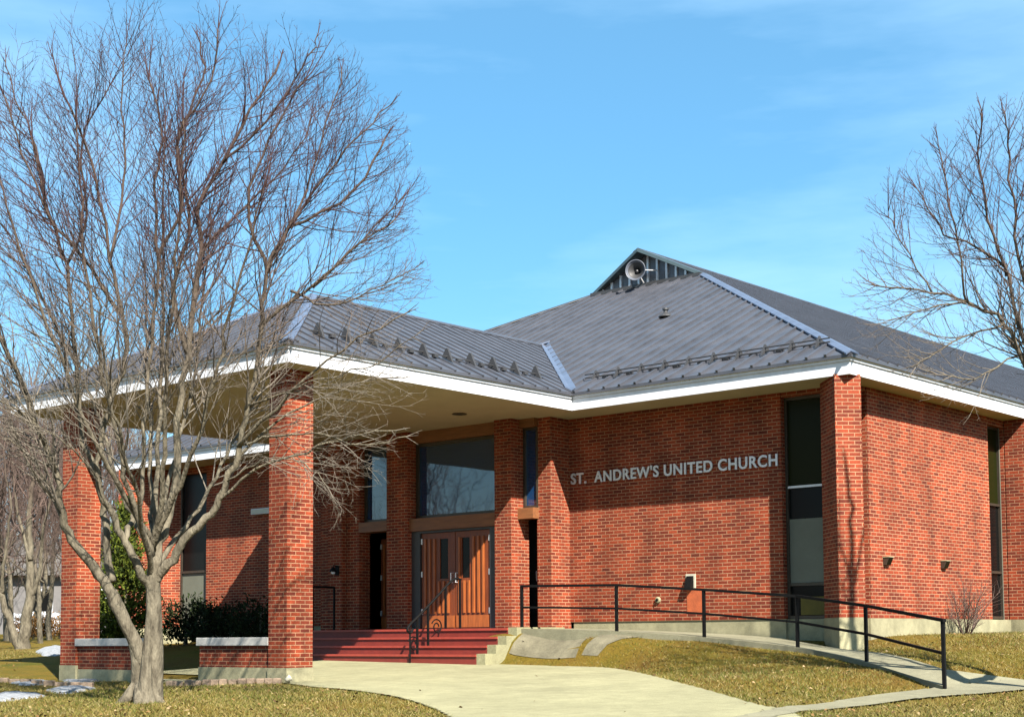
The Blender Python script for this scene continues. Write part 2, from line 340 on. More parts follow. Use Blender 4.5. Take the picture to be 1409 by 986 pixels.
def gridmesh(name, xs, ys, zs, m, kind='structure'):
    X, Y = np.meshgrid(xs, ys); V = np.stack([X.ravel(), Y.ravel(), zs.ravel()], 1); nx = len(xs); ny = len(ys)
    I = np.arange(nx*ny).reshape(ny, nx); Fc = np.stack([I[:-1, :-1].ravel(), I[:-1, 1:].ravel(), I[1:, 1:].ravel(), I[1:, :-1].ravel()], 1)
    me = bpy.data.meshes.new(name); me.from_pydata(V.tolist(), [], Fc.tolist()); me.materials.append(MT[m])
    me.polygons.foreach_set('use_smooth', [True]*len(me.polygons)); o = bpy.data.objects.new(name, me); COL.objects.link(o); return tag(o, kind=kind)

def inpoly(P, x, y):
    P = np.asarray(P); r = np.zeros(x.shape, bool); j = len(P)-1
    for i in range(len(P)):
        c = ((P[i, 1] > y) != (P[j, 1] > y)) & (x < (P[j, 0]-P[i, 0])*(y-P[i, 1])/(P[j, 1]-P[i, 1]+1e-12)+P[i, 0]); r ^= c; j = i
    return r
def smooth_line(P, n=6):
    P = np.array(P, float); o = []
    for i in range(len(P)-1):
        a = P[max(i-1, 0)]; b = P[i]; c = P[i+1]; d = P[min(i+2, len(P)-1)]
        for k in range(n):
            t = k/n; o.append(.5*((2*b)+(c-a)*t+(2*a-5*b+4*c-d)*t*t+(3*b-a-3*c+d)*t**3))
    o.append(P[-1]); return np.array(o)
LEFT = [hit(u, v)[:2] for u, v in ((431, 943), (480, 947), (540, 957), (590, 972), (625, 988))]
LEFT += [LEFT[-1]+(LEFT[-1]-LEFT[-2])*1.5, LEFT[-1]+(LEFT[-1]-LEFT[-2])*6+np.array((1, -1.5))]
RIGHT = [T(*f)[:2] for f in FOOT]; RIGHT += [RIGHT[-1]+(RIGHT[-1]-RIGHT[-2])*.6, RIGHT[-1]+(RIGHT[-1]-RIGHT[-2])*3.5+np.array((.5, -2.))]
DRIVE = np.vstack([[(-11.5, -2.0), (-11.5, -6.2), (-7.05, -6.2), (-7.05, -6.9), (-6.6, -6.9)], smooth_line(LEFT), smooth_line(RIGHT)[::-1], [(-6.68, -2.0)]])
_q = np.vstack([[T(*f) for f in FOOT], [(p[0], p[1], float(zbase(p[0], p[1]))) for p in LEFT[:5]], [(-7, -2.15, -.79), (-10, -2.15, -.80), (-12, -2.15, -.80), (-7, -6.5, -1.0), (-11, -6.5, -1.02)]])
_c = np.linalg.lstsq(np.c_[np.ones(len(_q)), _q[:, 0], _q[:, 1], _q[:, 0]*_q[:, 1]], _q[:, 2], rcond=None)[0]
_X, _Y = np.meshgrid(GX, GY); _m = (_X > -14) & (_X < 8) & (_Y > -17) & (_Y < 0); _x = _X[_m]; _y = _Y[_m]
_d = np.full(_x.shape, 9.)
for i in range(len(DRIVE)):
    p0, p1 = np.array(DRIVE[i]), np.array(DRIVE[(i+1) % len(DRIVE)]); e = p1-p0; L2 = e@e+1e-9
    f = np.clip(((_x-p0[0])*e[0]+(_y-p0[1])*e[1])/L2, 0, 1); _d = np.minimum(_d, np.hypot(_x-p0[0]-f*e[0], _y-p0[1]-f*e[1]))
_d[inpoly(DRIVE, _x, _y)] = 0; _w = np.clip(1-(_d-.12)/.5, 0, 1); _w = _w*_w*(3-2*_w); _w *= np.clip((-_y-1.0)/.6, 0, 1)
GZ[_m] = GZ[_m]*(1-_w)+(_c[0]+_c[1]*_x+_c[2]*_y+_c[3]*_x*_y)*_w
gridmesh('ground', GX, GY, GZ, 'ground')
WALK_U = [hit(u, v)[:2] for u, v in ((1062, 978), (1150, 967), (1230, 955), (1297, 945), (1350, 942), (1409, 938))]
WALK_L = [hit(u, v)[:2] for u, v in ((1062, 989), (1150, 977), (1230, 967), (1297, 960), (1350, 956), (1409, 951))]
for Wk in (WALK_U, WALK_L): Wk.append(Wk[-1]+(Wk[-1]-Wk[-3])*6); Wk.insert(0, Wk[0]+(Wk[0]-Wk[1])*.5)
WALK = np.vstack([smooth_line(WALK_U), smooth_line(WALK_L)[::-1]])
def cells(name, P, step, lift, m):
    lo = P.min(0); hi = P.max(0); xs = np.arange(lo[0], hi[0]+step, step); ys = np.arange(lo[1], hi[1]+step, step)
    X, Y = np.meshgrid(xs, ys); Z = gz(X.ravel(), Y.ravel()).reshape(X.shape)+lift
    cx = (X[:-1, :-1]+step/2); cy = (Y[:-1, :-1]+step/2); ins = inpoly(P, cx.ravel(), cy.ravel()).reshape(cx.shape)
    I = np.arange(X.size).reshape(X.shape); Fc = np.stack([I[:-1, :-1][ins], I[:-1, 1:][ins], I[1:, 1:][ins], I[1:, :-1][ins]], 1)
    used = np.unique(Fc); mp_ = -np.ones(X.size, int); mp_[used] = np.arange(len(used))
    V = np.stack([X.ravel(), Y.ravel(), Z.ravel()], 1)[used]
    me = bpy.data.meshes.new(name); me.from_pydata(V.tolist(), [], mp_[Fc].tolist()); me.materials.append(MT[m]); me.polygons.foreach_set('use_smooth', [True]*len(me.polygons))
    o = bpy.data.objects.new(name, me); COL.objects.link(o); return tag(o, kind='structure')
cells('driveway', DRIVE, .05, .022, 'conc')
cells('sidewalk', WALK, .05, .028, 'ramp')
# ramp: a concrete strip with its own thickness
ro = smooth_line(RAIL, 8); ri = smooth_line(RIN, 8)
e_o = np.array(list(WALK_U[4])+[0]); e_o[2] = g1(e_o[0], e_o[1])+.03; e_i = np.array(list(WALK_U[6])+[0]); e_i[2] = g1(e_i[0], e_i[1])+.03
ro = np.vstack([ro, e_o]); ri = np.vstack([ri, e_i])
b = MB(); k = len(ro)
for i in range(k-1):
    a0, a1, c1, c0_ = ro[i], ro[i+1], ri[i+1], ri[i]; dn = np.array((0, 0, .45))
    b.poly([a0, a1, c1, c0_, a0-dn, a1-dn, c1-dn, c0_-dn], [(0, 1, 2, 3), (4, 5, 1, 0), (6, 7, 3, 2)]+([(7, 4, 0, 3)] if i == 0 else [])+([(5, 6, 2, 1)] if i == k-2 else []))
tag(b.build('ramp', 'ramp'), kind='structure')
RAMP = np.vstack([ro[:, :2], ri[::-1, :2]])
# worn slabs laid on the bank beside the steps
sb = [hit(u, v) for u, v in ((735, 868), (830, 870), (792, 905), (700, 900))]; sb2 = [hit(u, v) for u, v in ((840, 871), (890, 877), (822, 906), (800, 905))]
b = MB()
for q in (sb, sb2):
    n_ = 10; G = [[None]*(n_+1) for _ in range(n_+1)]
    for i in range(n_+1):
        for j in range(n_+1):
            s_, t_ = i/n_, j/n_; p = (q[0]*(1-s_)+q[1]*s_)*(1-t_)+(q[3]*(1-s_)+q[2]*s_)*t_; G[i][j] = (p[0], p[1], g1(p[0], p[1])+.014)
    for i in range(n_):
        for j in range(n_): b.poly([G[i][j], G[i+1][j], G[i+1][j+1], G[i][j+1]], [(3, 2, 1, 0)])
tag(b.build('paved_bank', 'slab', smooth=True), kind='structure')

# ------------------------------------------------------------------ church
HB = 4.15; HR = 4.51; SL = .491; W = 6.085; PW = 8.338; PD = 7.256; MW = 10.816; GG = 9.019; OS = .49; OF = .98; DEEP = 44.
church = empty('church', (-10.8, 0, 0), 'single storey red brick church with dark metal hip roof and columned entrance porch', 'church')
def part(b, name, m, par=None, **k): return b.build(name, m, par or church, **k)
def label(o, t): o['label'] = t; return o
ZT = HB+.015     # walls run just into the soffit
# walls
b = MB()
b.box((-7.15, OF, 0), (-1.97, OF+.3, ZT)); b.box((-1.97, OF+.02, 4.06), (-.79, OF+.3, ZT)); b.box((-.79, OF+.02, 4.06), (-OS-.02, 1.478, ZT))
part(b, 'front_wall', 'brick')
b = MB(); b.box((-OS-.3, 1.48, 0), (-OS, 6.6, ZT)); b.box((-OS-.3, 7.43, 0), (-OS-.02, 24, ZT)); b.box((-OS-.3, 24, 0), (-OS, DEEP-1, ZT)); b.box((-OS-.3, 6.6, 4.0), (-OS-.02, 7.43, ZT)); 
part(b, 'side_wall', 'brick')
def diag(cx, cy, sx, w, ln):
    d = np.array((sx, 1))/math.sqrt(2); n = np.array((-d[1], d[0])); c = np.array((cx, cy)); r = [c-n*w/2, c+n*w/2, c+n*w/2+d*ln, c-n*w/2+d*ln]
    a = sum(r[i][0]*r[(i+1) % 4][1]-r[(i+1) % 4][0]*r[i][1] for i in range(4)); return [tuple(x) for x in (r if a > 0 else r[::-1])]
part(MB().prism(diag(-.12, .12, -1, .46, .92), 0, ZT), 'corner_pier', 'brick')
part(MB().prism(diag(-2*MW+.12, .12, 1, .46, 2.0), 0, ZT), 'corner_pier', 'brick')
part(MB().box((-OS+.003, 7.43, 0), (-.06, 7.9, ZT)), 'side_pier', 'brick')
b = MB(); b.box((-18.96, OF, 0), (-13.6, OF+.3, ZT)); b.box((-2*MW+OS, 1.5, 0), (-2*MW+OS+.3, DEEP-1, ZT)); b.box((-2*MW+OS, DEEP-1.3, 0), (-OS, DEEP-1, ZT)); b.box((-20.3, OF+.02, 4.0), (-18.96, OF+.3, ZT))
part(b, 'rear_and_side_wall', 'brick')
# foundations
b = MB(); b.box((-6.96, OF+.02, -1.2), (-1.95, OF+.35, 0)); b.box((-1.97, OF+.1, -1.2), (-.5, OF+.4, -.005))
b.box((-OS-.35, 1.39, -1.2), (-OS+.03, 7.43, -.003)); b.box((-OS-.3, 7.43, -1.2), (.0, 7.86, -.003)); b.box((-OS-.35, 7.86, -1.2), (-OS-.0, DEEP-1, -.003))
b.prism(diag(-.11, .11, -1, .48, .94), -1.2, -.002); b.prism(diag(-2*MW+.11, .11, 1, .48, 2.0), -1.2, -.002); b.box((-19, OF+.02, -1.2), (-13.6, OF+.35, 0)); b.box((-2*MW+OS, 1.5, -1.2), (-2*MW+OS+.3, DEEP-1, 0))
part(b, 'foundation', 'found')
# entrance walls and piers (plane of the doors)
EY = .08
part(MB().box((-7.33, .38, -.13), (-6.97, OF+.2, ZT)), 'brick_pier', 'brick')
part(MB().box((-8.15, 0.0, -.13), (-7.70, .55, ZT)), 'brick_pier', 'brick')
part(MB().box((-11.32, 0.0, -.13), (-10.68, .55, ZT)), 'brick_pier', 'brick')
b = MB(); b.box((-13.6, .12, -.9), (-12.32, .45, ZT)); b.box((-13.2, -.02, -.9), (-12.75, .115, ZT)); b.box((-13.6, .45, -.9), (-13.3, OF+.2, ZT))
part(b, 'entrance_wall', 'brick')
b = MB(); b.box((-7.70, .26, 3.98), (-7.29, .5, ZT)); b.box((-10.68, .16, 3.9), (-8.15, .5, ZT)); b.box((-12.32, .16, 3.95), (-11.32, .5, ZT)); part(b, 'lintel', 'beam')
b = MB(); b.box((-7.70, .2, 2.10), (-7.29, .5, 2.32)); b.box((-10.68, .06, 1.99), (-8.15, .5, 2.26)); b.box((-12.32, .1, 2.05), (-11.32, .5, 2.27)); part(b, 'transom_beam', 'beam')
part(MB().box((-12.32, 1.0, -.13), (-6.9, 1.15, ZT)), 'inner_wall', 'interior')
def window(name, x0, x1, z0, z1, y, glass, fr='frame', fw=.06, bars=(), vb=()):
    b = MB(); b.box((x0, y-.05, z0), (x0+fw, y+.06, z1)); b.box((x1-fw, y-.05, z0), (x1, y+.06, z1)); b.box((x0+fw, y-.05, z0), (x1-fw, y+.06, z0+fw)); b.box((x0+fw, y-.05, z1-fw), (x1-fw, y+.06, z1))
    for z in bars: b.box((x0+fw, y-.045, z-fw/2), (x1-fw, y+.055, z+fw/2))
    f = part(b, 'window', fr)
    part(MB().box((x0+fw-.005, y, z0+fw-.005), (x1-fw+.005, y+.02, z1-fw+.005)), 'pane', glass, f)
    return f
window('w', -10.66, -8.17, 2.265, 3.895, .3, 'glass', 'frame', .07)
window('w', -7.69, -7.30, 2.325, 3.975, .42, 'glass', 'frame', .05)
window('w', -12.31, -11.33, 2.275, 3.945, .32, 'glass', 'frame', .06)
# doors
def door(x0, x1, slit0, slit1, hx, name='entrance_door', y=.16):
    z0 = -.11; z1 = 1.93; b = MB()
    b.box((x0, y, z0), (slit0, y+.05, z1)); b.box((slit1, y, z0), (x1, y+.05, z1)); b.box((slit0, y, z0), (slit1, y+.05, .95)); b.box((slit0, y, 1.8), (slit1, y+.05, z1))
    d = part(b, name, 'wood')
    s = MB(); n = int(round((x1-x0-.16)/.135))
    for i in range(n):
        xa = x0+.09+i*.135
        if xa+.05 > slit0-.015 and xa < slit1+.015: s.box((xa, y-.028, .22), (xa+.05, y-.001, .9)); continue
        s.box((xa, y-.028, .22), (xa+.05, y-.001, z1-.12))
    part(s, 'slat', 'wood_light', d); part(MB().box((x0+.02, y-.012, z0+.03), (x1-.02, y-.001, .17)), 'kick_rail', 'wood_light', d)
    part(MB().box((slit0+.004, y+.02, .954), (slit1-.004, y+.03, 1.796)), 'door_pane', 'glass_dark', d)
    h = MB(); h.tube([(hx, y-.002, .86), (hx, y-.07, .86), (hx, y-.07, 1.06), (hx, y-.002, 1.06)], .012, 6); part(h, 'handle', 'alu', d)
    xh = x1-.01 if hx < (x0+x1)/2 else x0+.01
    for z in (.2, 1.0, 1.7): part(MB().box((xh-.02, y-.02, z), (xh+.02, y-.002, z+.12)), 'hinge', 'alu', d)
    return d
door(-10.40, -9.42, -9.86, -9.62, -9.48); door(-9.40, -8.42, -9.22, -9.0, -9.34)
b = MB(); b.box((-10.67, .12, -.13), (-10.42, .5, 1.985)); b.box((-8.40, .12, -.13), (-8.16, .5, 1.985)); b.box((-10.42, .12, 1.94), (-8.40, .5, 1.985)); part(b, 'door_frame', 'dark_trim')
door(-7.69, -7.28, -7.56, -7.42, -7.64, 'side_door', .78); door(-12.30, -11.34, -12.0, -11.75, -11.42, 'side_door', .78)
# porch floor and red steps
SX0, SX1 = -12.9, -6.7
b = MB(); b.box((SX0, -1.25, -.9), (SX1, .7, -.127)); part(b, 'porch_floor', 'steps')
zs = [-.127, -.29, -.455, -.62, -.80]; ys = [-1.25, -1.55, -1.85, -2.15]
b = MB()
for i in range(1, 4): b.box((SX0, ys[i], -1.1), (SX1, ys[i-1]-.002, zs[i]))
b2 = MB()
for i in range(4): b2.box((SX0, ys[i]-.025, zs[i]-.035), (SX1-.001, ys[i]+.02, zs[i]+.006))
st = part(b, 'steps', 'steps'); part(b2, 'step_nosing', simple('step_nosing_paint', (.25, .036, .022), .5, .15, 8), st)
b = MB()
for i in range(4): b.box((SX1, ys[i]-.0, -1.1), (SX1+.22, (ys[i-1]-.001) if i else .19, zs[i]+.02))
part(b, 'step_wall', 'conc')
# porch columns, low walls
def column(x0, x1, y0, y1, zc):
    c = part(MB().box((x0, y0, -.77), (x1, y1, ZT)), 'porch_column', 'brick'); part(MB().box((x0-.012, y0-.012, -1.4), (x1+.012, y1+.012, -.772)), 'column_base', 'found', c)
column(-7.04, -6.58, -6.85, -6.29, 0); column(-13.2, -12.68, -6.85, -6.33, 0)
def lowwall(x0, x1, zb):
    w_ = part(MB().box((x0, -6.8, zb+.0), (x1, -6.5, -.412)), 'low_wall', 'brick'); part(MB().box((x0-.03, -6.86, -.41), (x1, -6.44, -.27)), 'wall_cap', 'cap', w_, bevel=.01); part(MB().box((x0-.01, -6.82, -1.4), (x1, -6.49, zb-.003)), 'wall_base', 'found', w_)
lowwall(-8.94, -7.045, -.77); lowwall(-12.675, -10.6, -.84)
# soffits
b = MB(); b.box((-W-PW+.06, -PD+.06, HB+.0), (-W-.06, -.001, HB+.04)); b.box((-2*MW+.06, .06, HB+.0), (-W-PW, DEEP-.06, HB+.038)); b.box((-W, .06, HB), (-.06, DEEP-.06, HB+.038)); b.box((-W-PW, -.001, HB), (-W, DEEP-.06, HB+.039))
part(b, 'soffit', 'soffit')
lx = T(632, 569, 27.); lr = ray(632, 569); lt = (HB-CC[2])/lr[2]; lp = CC+lr*lt
b = MB(); b.lathe((lp[0], lp[1], HB-.002), (0.0001, 0, -1), [(0, .15), (.012, .15), (.012, .12), (.006, .0)], 24); label(part(b, 'soffit_light', 'frame'), 'small round recessed light in the soffit')
# fascia boards, two tiers
def fas(segs, name, par=None):
    b = MB()
    for (a, c) in segs:
        a = np.array(a, float); c = np.array(c, float); d = (c-a)/np.linalg.norm(c-a); n = np.array((d[1], -d[0]))
        for (z0, z1, off, th) in ((HB-.01, HB+.215, 0, .05), (HB+.217, HB+.335, .03, .07)):
            st_ = -off-.001 if tuple(a) in ((-W, 0.), (-2*MW, 0.), (-W-PW, -PD)) and tuple(a) == (-W, 0.) else th-off+.001
            q = [a+n*off+d*st_, c+n*off+d*off, c+n*(off-th)+d*off, a+n*(off-th)+d*st_]; b.prism([tuple(p) for p in q], z0, z1)
    return part(b, name, 'white')
E = .0
fas([((-W, 0), (0, 0)), ((-2*MW, 0), (-W-PW, 0)), ((0, 0), (0, DEEP)), ((-2*MW, DEEP), (-2*MW, 0)), ((0, DEEP), (-2*MW, DEEP))], 'main_fascia')
fas([((-W-PW, -PD), (-W, -PD)), ((-W, -PD), (-W, 0)), ((-W-PW, 0), (-W-PW, -PD))], 'porch_fascia')
# roofs
OV = .07
def hz(d): return HR+SL*d
def plane_ribs(b, poly, eave_dir, up_dir, step, w=.05, h=.045, start=0.):
    # ribs run up the slope, clipped to the polygon (given in (along eave, up) plan coordinates)
    P = np.array(poly, float); lo, hi = P[:, 0].min(), P[:, 0].max(); x = lo+step*.5+start
    while x < hi:
        ys_ = []
        for i in range(len(P)):
            p, q = P[i], P[(i+1) % len(P)]
            if (p[0]-x)*(q[0]-x) < 0: ys_.append(p[1]+(q[1]-p[1])*(x-p[0])/(q[0]-p[0]))
        ys_.sort()
        for a, c in zip(ys_[::2], ys_[1::2]):
            if c-a > .05:
                f = lambda y, dz: tuple(np.array((eave_dir[0]*x+up_dir[0]*y, eave_dir[1]*x+up_dir[1]*y, hz(y)+dz)))
                b.beam(f(a-.015 if a < .02 else a, h/2-.002), f(c, h/2-.002), w, h)
        x += step
def roofpart(name, planes, m='roof', step=.37):
    b = MB()
    for pts, ed, ud in planes:
        P3 = [(ed[0]*x+ud[0]*y, ed[1]*x+ud[1]*y, hz(y)) for x, y in pts]
        n = np.cross(np.array(P3[1])-P3[0], np.array(P3[2])-P3[0])
        if n[2] < 0: P3 = P3[::-1]
        b.slab(P3, .06, up=(0, 0, .06)); plane_ribs(b, pts, ed, ud, step)
    return part(b, name, m)
VY = PW/2     # porch ridge meets main front slope here
G2 = 2*MW-GG
front = [(-2*MW-OV, -OV), (-W-PW, -OV), (-W-PW, 0), (-W-PW/2, VY), (-W, 0), (-W, -OV), (OV, -OV), (-GG, GG), (-G2, GG)]
# each plane in (along, up) with along/up unit vectors; up measured from the eave line
right = [(-OV, -OV), (DEEP+OV, -OV), (DEEP-GG, GG), (DEEP-GG, MW), (GG, MW), (GG, GG)]
main = roofpart('main_roof', [
    (front, (1, 0), (0, 1)),
    (right, (0, 1), (-1, 0))])
b = MB()
L_ = [(-2*MW-OV, -OV, hz(-OV)), (-MW, 0, 0)]
q = [(-2*MW-OV, -OV), (-2*MW-OV, DEEP+OV), (-2*MW+GG, DEEP-GG), (-MW, DEEP-GG), (-MW, GG), (-2*MW+GG, GG)]
b.slab([(x, y, hz(x+2*MW)) for x, y in q][::-1], .06, up=(0, 0, .06))
q = [(OV, DEEP+OV), (-2*MW-OV, DEEP+OV), (-G2, DEEP-GG), (-GG, DEEP-GG)]
b.slab([(x, y, hz(DEEP-y)) for x, y in q], .06, up=(0, 0, .06))
part(b, 'far_roof_slope', 'roof', main)
X0, X1 = -W-PW, -W
pr = MB()
def addp(b, f, pts, ed=None):
    pass
porch_r = MB()
# right slope of porch: along = y, up = -x from X1
def porch_plane(b, pts, org, ed, ud):
    P3 = [(org[0]+ed[0]*x+ud[0]*y, org[1]+ed[1]*x+ud[1]*y, hz(y)) for x, y in pts]
    n = np.cross(np.array(P3[1])-P3[0], np.array(P3[2])-P3[0])
    if n[2] < 0: P3 = P3[::-1]
    b.slab(P3, .06, up=(0, 0, .06))
    P = np.array(pts, float); lo, hi = P[:, 0].min(), P[:, 0].max(); x = lo+.2
    while x < hi:
        ys_ = []
        for i in range(len(P)):
            p, q = P[i], P[(i+1) % len(P)]
            if (p[0]-x)*(q[0]-x) < 0: ys_.append(p[1]+(q[1]-p[1])*(x-p[0])/(q[0]-p[0]))
        ys_.sort()
        for a, c in zip(ys_[::2], ys_[1::2]):
            if c-a > .05:
                f = lambda y: (org[0]+ed[0]*x+ud[0]*y, org[1]+ed[1]*x+ud[1]*y, hz(y)+.013)
                b.beam(f(a-.015 if a < .02 else a), f(c), .045, .03)
        x += .37
h_ = PW/2
porch_plane(porch_r, [(-PD-OV, -OV), (0, -OV), (0, 0), (h_, h_), (-PD+h_, h_)], (X1, 0), (0, 1), (-1, 0))
porch_plane(porch_r, [(-PD-OV, -OV), (0, -OV), (0, 0), (h_, h_), (-PD+h_, h_)], (X0, 0), (0, 1), (1, 0))
porch_plane(porch_r, [(X0-OV, -OV), (X1+OV, -OV), (X0+h_, h_)], (0, -PD), (1, 0), (0, 1))
proof = part(porch_r, 'porch_roof', 'roof')
# hip, ridge and valley flashings
def cap(a, c, w_, m='flash', par=main, name='hip_cap', lift=.05, side=None, th=.03):
    # a folded cap: two strips each side of the line, laid on the slopes given by horizontal side directions
    b = MB(); a = np.array(a, float)+(0, 0, lift); c = np.array(c, float)+(0, 0, lift)
    for sd in side:
        s_ = np.array(sd, float)*w_
        b.slab([a, c, c+s_, a+s_], th, up=(0, 0, th))
    return part(b, name, m, par)
dn = lambda x, y: (x, y, -SL)      # moving 1 m down-slope in plan
cap((OV*.6, -OV*.6, hz(-OV*.6)), (-GG, GG, hz(GG)), .16, side=[dn(0, -1), dn(1, 0)])
cap((-2*MW-OV*.6, -OV*.6, hz(-OV*.6)), (-G2, GG, hz(GG)), .2, 'dark_trim', side=[dn(0, -1), dn(-1, 0)])
cap((X1+.05, -PD-.05, hz(-.05)), (X0+h_, -PD+h_, hz(h_)), .14, par=proof, side=[dn(0, -1), dn(1, 0)])
cap((X0-.05, -PD-.05, hz(-.05)), (X0+h_, -PD+h_, hz(h_)), .14, par=proof, side=[dn(0, -1), dn(-1, 0)])
cap((X0+h_, -PD+h_-.05, hz(h_)), (X0+h_, h_, hz(h_)), .14, 'roof', proof, 'ridge_cap', .045, [dn(1, 0), dn(-1, 0)])
up_ = lambda x, y: (x, y, SL)
cap((X1, -.03, hz(0)), (X0+h_, h_, hz(h_)), .15, 'flash', main, 'valley_flashing', .035, [up_(-1, 0), up_(0, 1)], .02)
cap((X0, -.03, hz(0)), (X0+h_, h_, hz(h_)), .15, 'flash', main, 'valley_flashing', .035, [up_(1, 0), up_(0, 1)], .02)
cap((-MW, GG-.35, hz(MW)), (-MW, DEEP-GG, hz(MW)), .16, 'roof', main, 'ridge_cap', .06, [dn(1, 0), dn(-1, 0)])
# gablet
gb = MB(); gb.poly([(-GG, GG+.05, hz(GG)), (-MW, GG+.05, hz(MW)), (-G2, GG+.05, hz(GG)), (-GG, GG+.25, hz(GG)), (-MW, GG+.25, hz(MW)), (-G2, GG+.25, hz(GG))], [(0, 1, 2), (5, 4, 3), (0, 2, 5, 3), (0, 3, 4, 1), (1, 4, 5, 2)])
gab = part(gb, 'gablet', 'gable', main)
for x in np.arange(-G2+.35, -GG-.2, .30):
    zt = hz(MW)-SL*abs(x+MW)-.06; part(MB().box((x-.03, GG-.0, hz(GG)+.02), (x+.03, GG+.05, zt)), 'gablet_batten', 'alu', gab)
gr = MB()
for sx in (1, -1):
    gr.slab([(-MW, GG-.38, hz(MW)+.045), (-MW, GG+.3, hz(MW)+.045), (-MW+sx*(MW-GG+.12), GG+.3, hz(GG)-.06+.045), (-MW+sx*(MW-GG+.12), GG-.02, hz(GG)-.06+.045)][::(-1 if sx > 0 else 1)], .09, up=(0, 0, .09))
part(gr, 'gablet_verge', simple('verge_metal', (.07, .10, .11), .4, .15, 4, metal=.4), gab)
gs = MB(); gs.box((-G2, GG-.1, hz(GG)-.04), (-GG, GG+.06, hz(GG)+.05)); part(gs, 'gablet_flashing', 'dark_trim', gab)
# snow guards
b = MB(); y_ = .62; nrm = np.array((0, -SL, 1))/math.hypot(1, SL)
for z_ in (.06, .13): b.tube([(-6.25, y_, hz(y_)+z_), (-.72, y_, hz(y_)+z_)], .014, 6)
for x in np.linspace(-6.0, -.95, 10):
    b.slab([(x-.02, y_-.12, hz(y_-.12)+.02), (x-.02, y_+.16, hz(y_+.16)+.02), (x-.02, y_+.03, hz(y_)+.20)], .04, up=(-.04, 0, 0)); 
for x in np.linspace(-5.75, -1.2, 9): b.slab([(x-.06, y_-.02, hz(y_)+.035), (x+.06, y_-.02, hz(y_)+.035), (x+.06, y_+.1, hz(y_+.1)+.035), (x-.06, y_+.1, hz(y_+.1)+.035)], .03)
part(b, 'snow_guard', 'dark_trim', main)
b = MB(); x_ = X1-.62; b.tube([(x_, -PD+1.0, hz(.62)+.08), (x_, -.1, hz(.62)+.08)], .012, 6)
for y in np.linspace(-PD+1.2, -.35, 10):
    b.slab([(x_+.13, y-.02, hz(.49)+.02), (x_-.14, y-.02, hz(.76)+.02), (x_-.04, y-.02, hz(.62)+.24), (x_+.0, y-.02, hz(.62)+.24)], .05, up=(0, -.05, 0))
for y in np.linspace(-PD+1.5, -.7, 9): b.box((x_-.04, y-.05, hz(.62)+.02), (x_+.04, y+.05, hz(.62)+.07))
part(b, 'snow_guard', 'dark_trim', proof)
vp = onY(916, 436, 5.0); zv = hz(vp[1]); b = MB(); b.tube([(vp[0], vp[1], zv-.05), (vp[0], vp[1], zv+.16)], .05, 12); b.lathe((vp[0], vp[1], zv+.0), (0, 0.001, 1), [(0, .17), (.03, .15), (.1, .06)], 14); b.tube([(vp[0], vp[1], zv+.16), (vp[0], vp[1], zv+.20)], .075, 12)
part(b, 'vent_pipe', 'dark_trim', main)
# corner window, front: frame, panes, panel
wy = OF+.16
b = MB(); x0, x1 = -1.965, -.70
b.box((x0, wy-.04, 0), (x0+.05, wy+.08, 4.055)); b.box((x0+.05, wy-.04, 2.38), (x1, wy+.06, 2.43)); b.box((x0+.05, wy-.04, 4.0), (x1, wy+.06, 4.055)); b.box((x0+.05, wy-.04, .0), (x1, wy+.06, .06)); b.box((x0+.05, wy-.035, .60), (x1, wy+.055, .65))
f = part(b, 'window', 'frame'); part(MB().box((x0+.05, wy, 2.435), (x1, wy+.03, 3.995)), 'pane', 'glass_green', f); part(MB().box((x0+.05, wy+.01, 1.825), (x1, wy+.03, 2.375)), 'pane', 'glass_dark', f)
label(part(MB().box((x0+.05, wy-.005, .655), (x1, wy+.03, 1.82)), 'blind', 'panel', f), 'grey blind'); part(MB().box((x0+.05, wy+.01, .065), (x1, wy+.03, .595)), 'pane', 'glass_dark', f)
part(MB().box((x0+.26, wy-.02, .07), (x1-.13, wy+.005, .40)), 'board', 'yellow', f)
part(MB().box((x0+.05, wy-.045, 2.385), (x1, wy-.041, 2.425)), 'glazing_bar', 'alu', f)
def side_window(y0, y1, zt):
    x = -OS-.16; b = MB(); b.box((x-.05, y0, 0), (x+.05, y0+.05, zt)); b.box((x-.05, y1-.05, 0), (x+.05, y1, zt))
    for z in (.02, .95, 2.35, zt-.05): b.box((x-.05, y0+.05, z), (x+.045, y1-.05, z+.05))
    f = part(b, 'window', 'frame'); part(MB().box((x+.051, y1-.04, 0), (x+.06, y1-.018, zt)), 'frame_strip', 'panel', f)
    part(MB().box((x-.02, y0+.05, 1.0), (x+.0, y1-.05, 2.35)), 'pane', 'glass_dark', f); part(MB().box((x-.02, y0+.05, .07), (x+.0, y1-.05, .95)), 'pane', 'glass_dark', f); part(MB().box((x-.02, y0+.05, 2.4), (x+.0, y1-.05, zt-.05)), 'pane', 'glass_green', f)
part(MB().box((-.698, wy-.04, 0), (-.60, wy+.06, 4.055)), 'corner_mullion', 'frame'); side_window(1.22, 1.478, 4.05); side_window(6.6, 7.43, 4.0)
# window left of porch
x0, x1 = -20.2, -18.96; b = MB(); b.box((x0, wy-.04, 0), (x0+.05, wy+.08, 4.0)); b.box((x1-.05, wy-.04, 0), (x1, wy+.08, 4.0)); b.box((x0+.05, wy-.04, 1.42), (x1-.05, wy+.06, 1.48)); f = part(b, 'window', 'frame')
part(MB().box((x0+.05, wy, 1.485), (x1-.05, wy+.03, 4.0)), 'pane', 'glass_dark', f); part(MB().box((x0+.05, wy, 0), (x1-.05, wy+.03, 1.415)), 'blind', 'panel', f)
part(MB().box((-4.10, OF-.008, .14), (-3.72, OF-.0, .62)), 'repaired_patch', 'repair')

